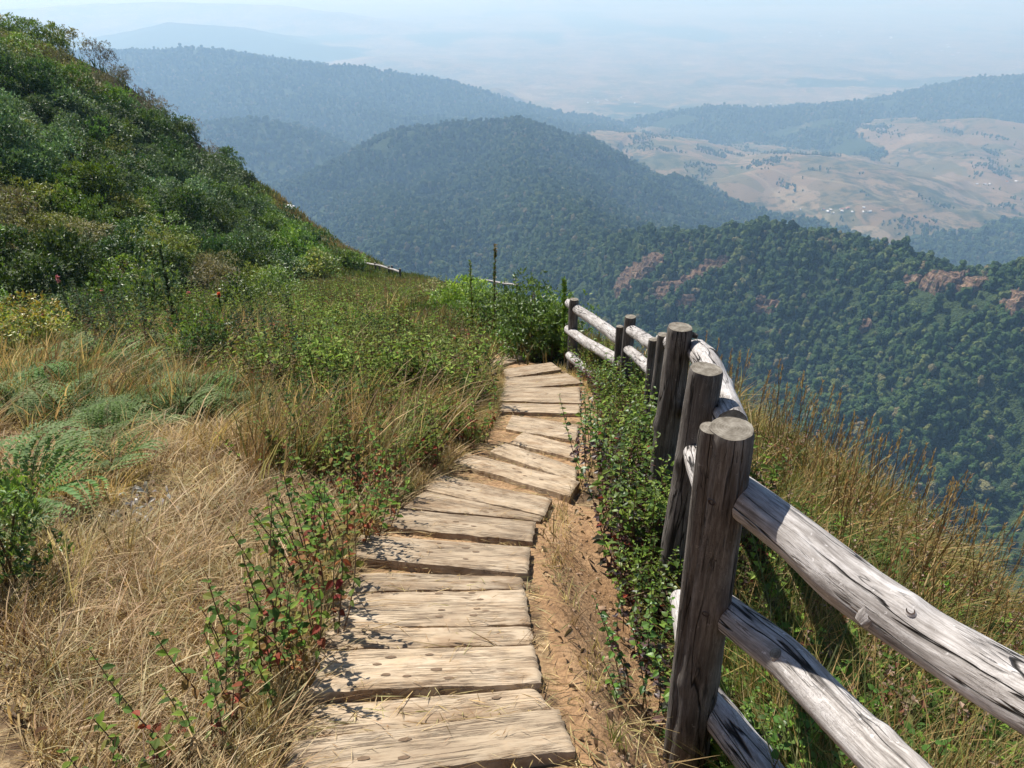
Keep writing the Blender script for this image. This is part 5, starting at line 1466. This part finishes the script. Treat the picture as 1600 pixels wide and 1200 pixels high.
MS = [meshes(stem_plant(1300 + i, nst=26, h=[.85, 1.0, .7][i], spread=.5, leaf=.055, step=.035, top=[G_MID + G_DARK, G_BLUE + G_DARK, G_BRIGHT + G_MID][i], low=G_DARK + G_BROWN, lean=.16, bare=.25), 'foliage', 'stems', M_DRYLEAF) for i in range(3)]
for i, (px_, py_, k, s_, lab) in enumerate([
    (205, 575, 1, 1.2, 'dark upright shrubby clump between the pink flowered stalks'), (318, 600, 0, 1.1, 'dense dark stemmed clump in front of the lone bracken bush'),
    (375, 575, 1, 1.0, 'grey green upright clump right of the bracken'), (425, 545, 0, 1.1, 'dark green clump where the meadow meets the weeds'),
    (155, 540, 1, 1.2, 'bluish upright clump behind the bracken patch'), (480, 520, 2, 1.2, 'fresh green clump below the bush between thicket and meadow'),
    (535, 545, 2, 1.0, 'bright leafy clump in the centre of the meadow'), (600, 560, 0, .95, 'dark based leafy clump left of the straw tufts at the bend'),
    (655, 575, 2, .9, 'light green clump near the straw tufts at the bend'), (490, 690, 0, .75, 'tall dark stemmed clump standing above the row of red plants'),
    (555, 650, 2, .7, 'leafy clump in the meadow halfway along the askew steps'), (690, 640, 2, .7, 'bushy clump beside the upper askew steps'),
    (735, 610, 0, .65, 'narrow clump by the straw where the path straightens'), (620, 610, 0, .8, 'upright brown stemmed clump in the middle meadow'),
    (700, 530, 2, 1.0, 'broad leafy clump below the yellow green crest bush'), (445, 610, 1, .85, 'grey green clump at the right end of the bracken')]):
    q = base_at(px_, py_)
    if q is not None: place('leafy_clump', MS[k], q, i * 2.1, s_, lab, 'plant', 'upright leafy clumps in the meadow')

def spike(seed, h, cols, lf=.05, dens=110, flower=None):
    r_ = np.random.default_rng(seed); fo, st = MB(), MB()
    top = np.array([r_.normal(0, .04), r_.normal(0, .04), h]); add_stem(st, (0, 0, -.05), top, .012, .004, (.12, .08, .05), seg=4)
    lf *= 1.35; dens = int(dens * 1.5 * max(1, h / .9)); t = r_.uniform(.12, 1, dens) ** .8; a = r_.uniform(0, 6.28, dens)
    pos = top * t[:, None]; L = lf * r_.uniform(.6, 1.2, dens) * (1.15 - .5 * t)
    add_leaves(fo, pos, np.stack([np.cos(a), np.sin(a), r_.uniform(.3, 1.4, dens)], -1), L, L * .5, pal(r_, dens, cols), .2, r_)
    if flower is not None:
        n_ = 40; t = r_.uniform(.93, 1.04, n_); a = r_.uniform(0, 6.28, n_)
        add_leaves(fo, top * t[:, None], np.stack([np.cos(a), np.sin(a), r_.uniform(.2, 1.2, n_)], -1), .045, .03, pal(r_, n_, flower), .2, r_)
    return meshes((fo, st), 'foliage', 'stem')
PINK = [(0.55, 0.16, 0.20), (0.6, 0.25, 0.28)]
TIP = [398, 375, 415, 440, 390, 440, 462, 445, 500]
for i, (px_, py_, d, h, cols, fl, lab) in enumerate([
    (738, 470, 12.5, .78, G_BRIGHT + G_YEL, None, 'short yellow green leafy spike above the crest bush'),
    (770, 470, 12.0, .95, G_MID + G_BROWN, [(0.2, 0.14, 0.05)], 'tallest dark leafy spike with an orange brown tip'),
    (884, 540, 10.6, 1.12, G_BRIGHT, None, 'leafy green shoot standing behind the farthest fence post'),
    (125, 545, 13.5, 1.15, G_MID + G_BLUE, PINK, 'tall stalk with a pink flower tip at left'),
    (280, 545, 13.0, 1.6, G_BLUE + G_DARK, None, 'tall grey green leafy stalk standing before the thicket'),
    (183, 540, 14, .9, G_MID, PINK, 'shorter stalk with a small pink flower'),
    (355, 530, 14, .75, G_MID, [(0.7, 0.12, 0.06)], 'short stalk with a red flower'),
    (305, 535, 14, .8, G_MID, PINK, 'leafy stalk with faint pink tips right of the tallest stalk'),
    (78, 560, 12, .6, G_MID, PINK, 'low stalk with pink buds near the left edge')]):
    q = gz(P(px_, py_, d)); h = max(h, float(P(px_, TIP[i], d)[2] - q[2])); place('flowering_stalk' if fl is PINK or i == 6 else 'leafy_stalk', spike(1100 + i, h, cols, .065 if i in (2, 4) else .05, 150 if i == 2 else 110, fl), q, i, 1.0, lab, 'plant', None, ('foliage', 'stem'))

# gnarled heath trees on the crest of the hillside
def gnarl(seed, H, cols, leafn):
    r_ = np.random.default_rng(seed); fo, st = MB(), MB(); tips = []
    def br(p, d, l, r, lvl):
        e = p + unit(d) * l; add_stem(st, p, e, r, r * .65, (.1, .085, .07), bow=r_.normal(0, l * .06, 3), seg=3)
        if lvl == 0: tips.append(e); return
        for k in range(3):
            br(p + (e - p) * r_.uniform(.6, 1), unit(d) + r_.normal(0, .55, 3) + [.12, 0, .15], l * .66, r * .6, lvl - 1)
    br(np.zeros(3) - [0, 0, .3], np.array([.35, 0, 1.]), H * .42, .07, 3)
    tips = np.array(tips); n_ = leafn
    i_ = r_.integers(0, len(tips), n_); b = tips[i_] + r_.normal(0, .13, (n_, 3))
    add_leaves(fo, b, r_.normal(0, 1, (n_, 3)) + [0, 0, .4], .11, .05, pal(r_, n_, cols), .2, r_)
    return meshes((fo, st), 'crown', 'trunk')
for i, (px_, py_, d, H, lab) in enumerate([(161, 102, 78, 2.1, 'small gnarled tree alone on the skyline crest'), (197, 128, 80, 2.0, 'leaning bare twigged tree right of the lone crest tree'),
                                         (287, 205, 82, 2.6, 'gnarled tree at the tip of the brown heath clump'), (90, 78, 74, 1.5, 'small dark tree low on the upper skyline'),
                                         (8, 26, 70, 2.4, 'dark tree at the top left corner')]):
    p_ = gz(P(px_, py_, d)); place('crest_tree', gnarl(1200 + i, H, [(0.07, 0.06, 0.045), (0.05, 0.06, 0.03)], 260 if i < 2 else 700), p_, 0, 1.0, lab, 'tree', None, ('crown', 'trunk'))

# dead grey fern leaves beside the meadow ferns
m = MB(); r2 = np.random.default_rng(4)
for px_, py_ in ((412, 662), (205, 815), (222, 790), (240, 800)):
    q = base_at(px_, py_)
    n = 16; add_leaves_hq(m, q[None] + r2.normal(0, .07, (n, 3)) * [1, 1, .3] + [0, 0, .06], r2.normal(0, 1, (n, 3)) * [1, 1, .5], .06, .02, pal(r2, n, [(0.42, 0.39, 0.36), (0.30, 0.27, 0.25)]), .3, r2, .8)
tag(m.build('withered_leaves', M_LEAF), 'curled pale grey withered leaves lying in the straw', kind='stuff')

# ------------------------------------------------------------------ haze
t = NT('haze_air')
v = t.n('VolumePrincipled')
v.inputs['Color'].default_value = (0.43, 0.68, 1.0, 1)
v.inputs['Absorption Color'].default_value = (0.62, 0.62, 1, 1)
v.inputs['Density'].default_value = 1.65e-4
v.inputs['Anisotropy'].default_value = 0.2
t.l(v.outputs[0], t.out.inputs['Volume'])
m = MB()
x0, x1, y0, y1, z0, z1 = -36000, 36000, -2500, 38000, -1130, 30
Vb = [(x0, y0, z0), (x1, y0, z0), (x1, y1, z0), (x0, y1, z0), (x0, y0, z1), (x1, y0, z1), (x1, y1, z1), (x0, y1, z1)]
m.add(Vb, [(0, 3, 2, 1), (4, 5, 6, 7), (0, 1, 5, 4), (1, 2, 6, 5), (2, 3, 7, 6), (3, 0, 4, 7)])
hz = m.build('haze', t.m); hz['kind'] = 'stuff'; hz['label'] = 'pale blue valley haze thickening with distance'
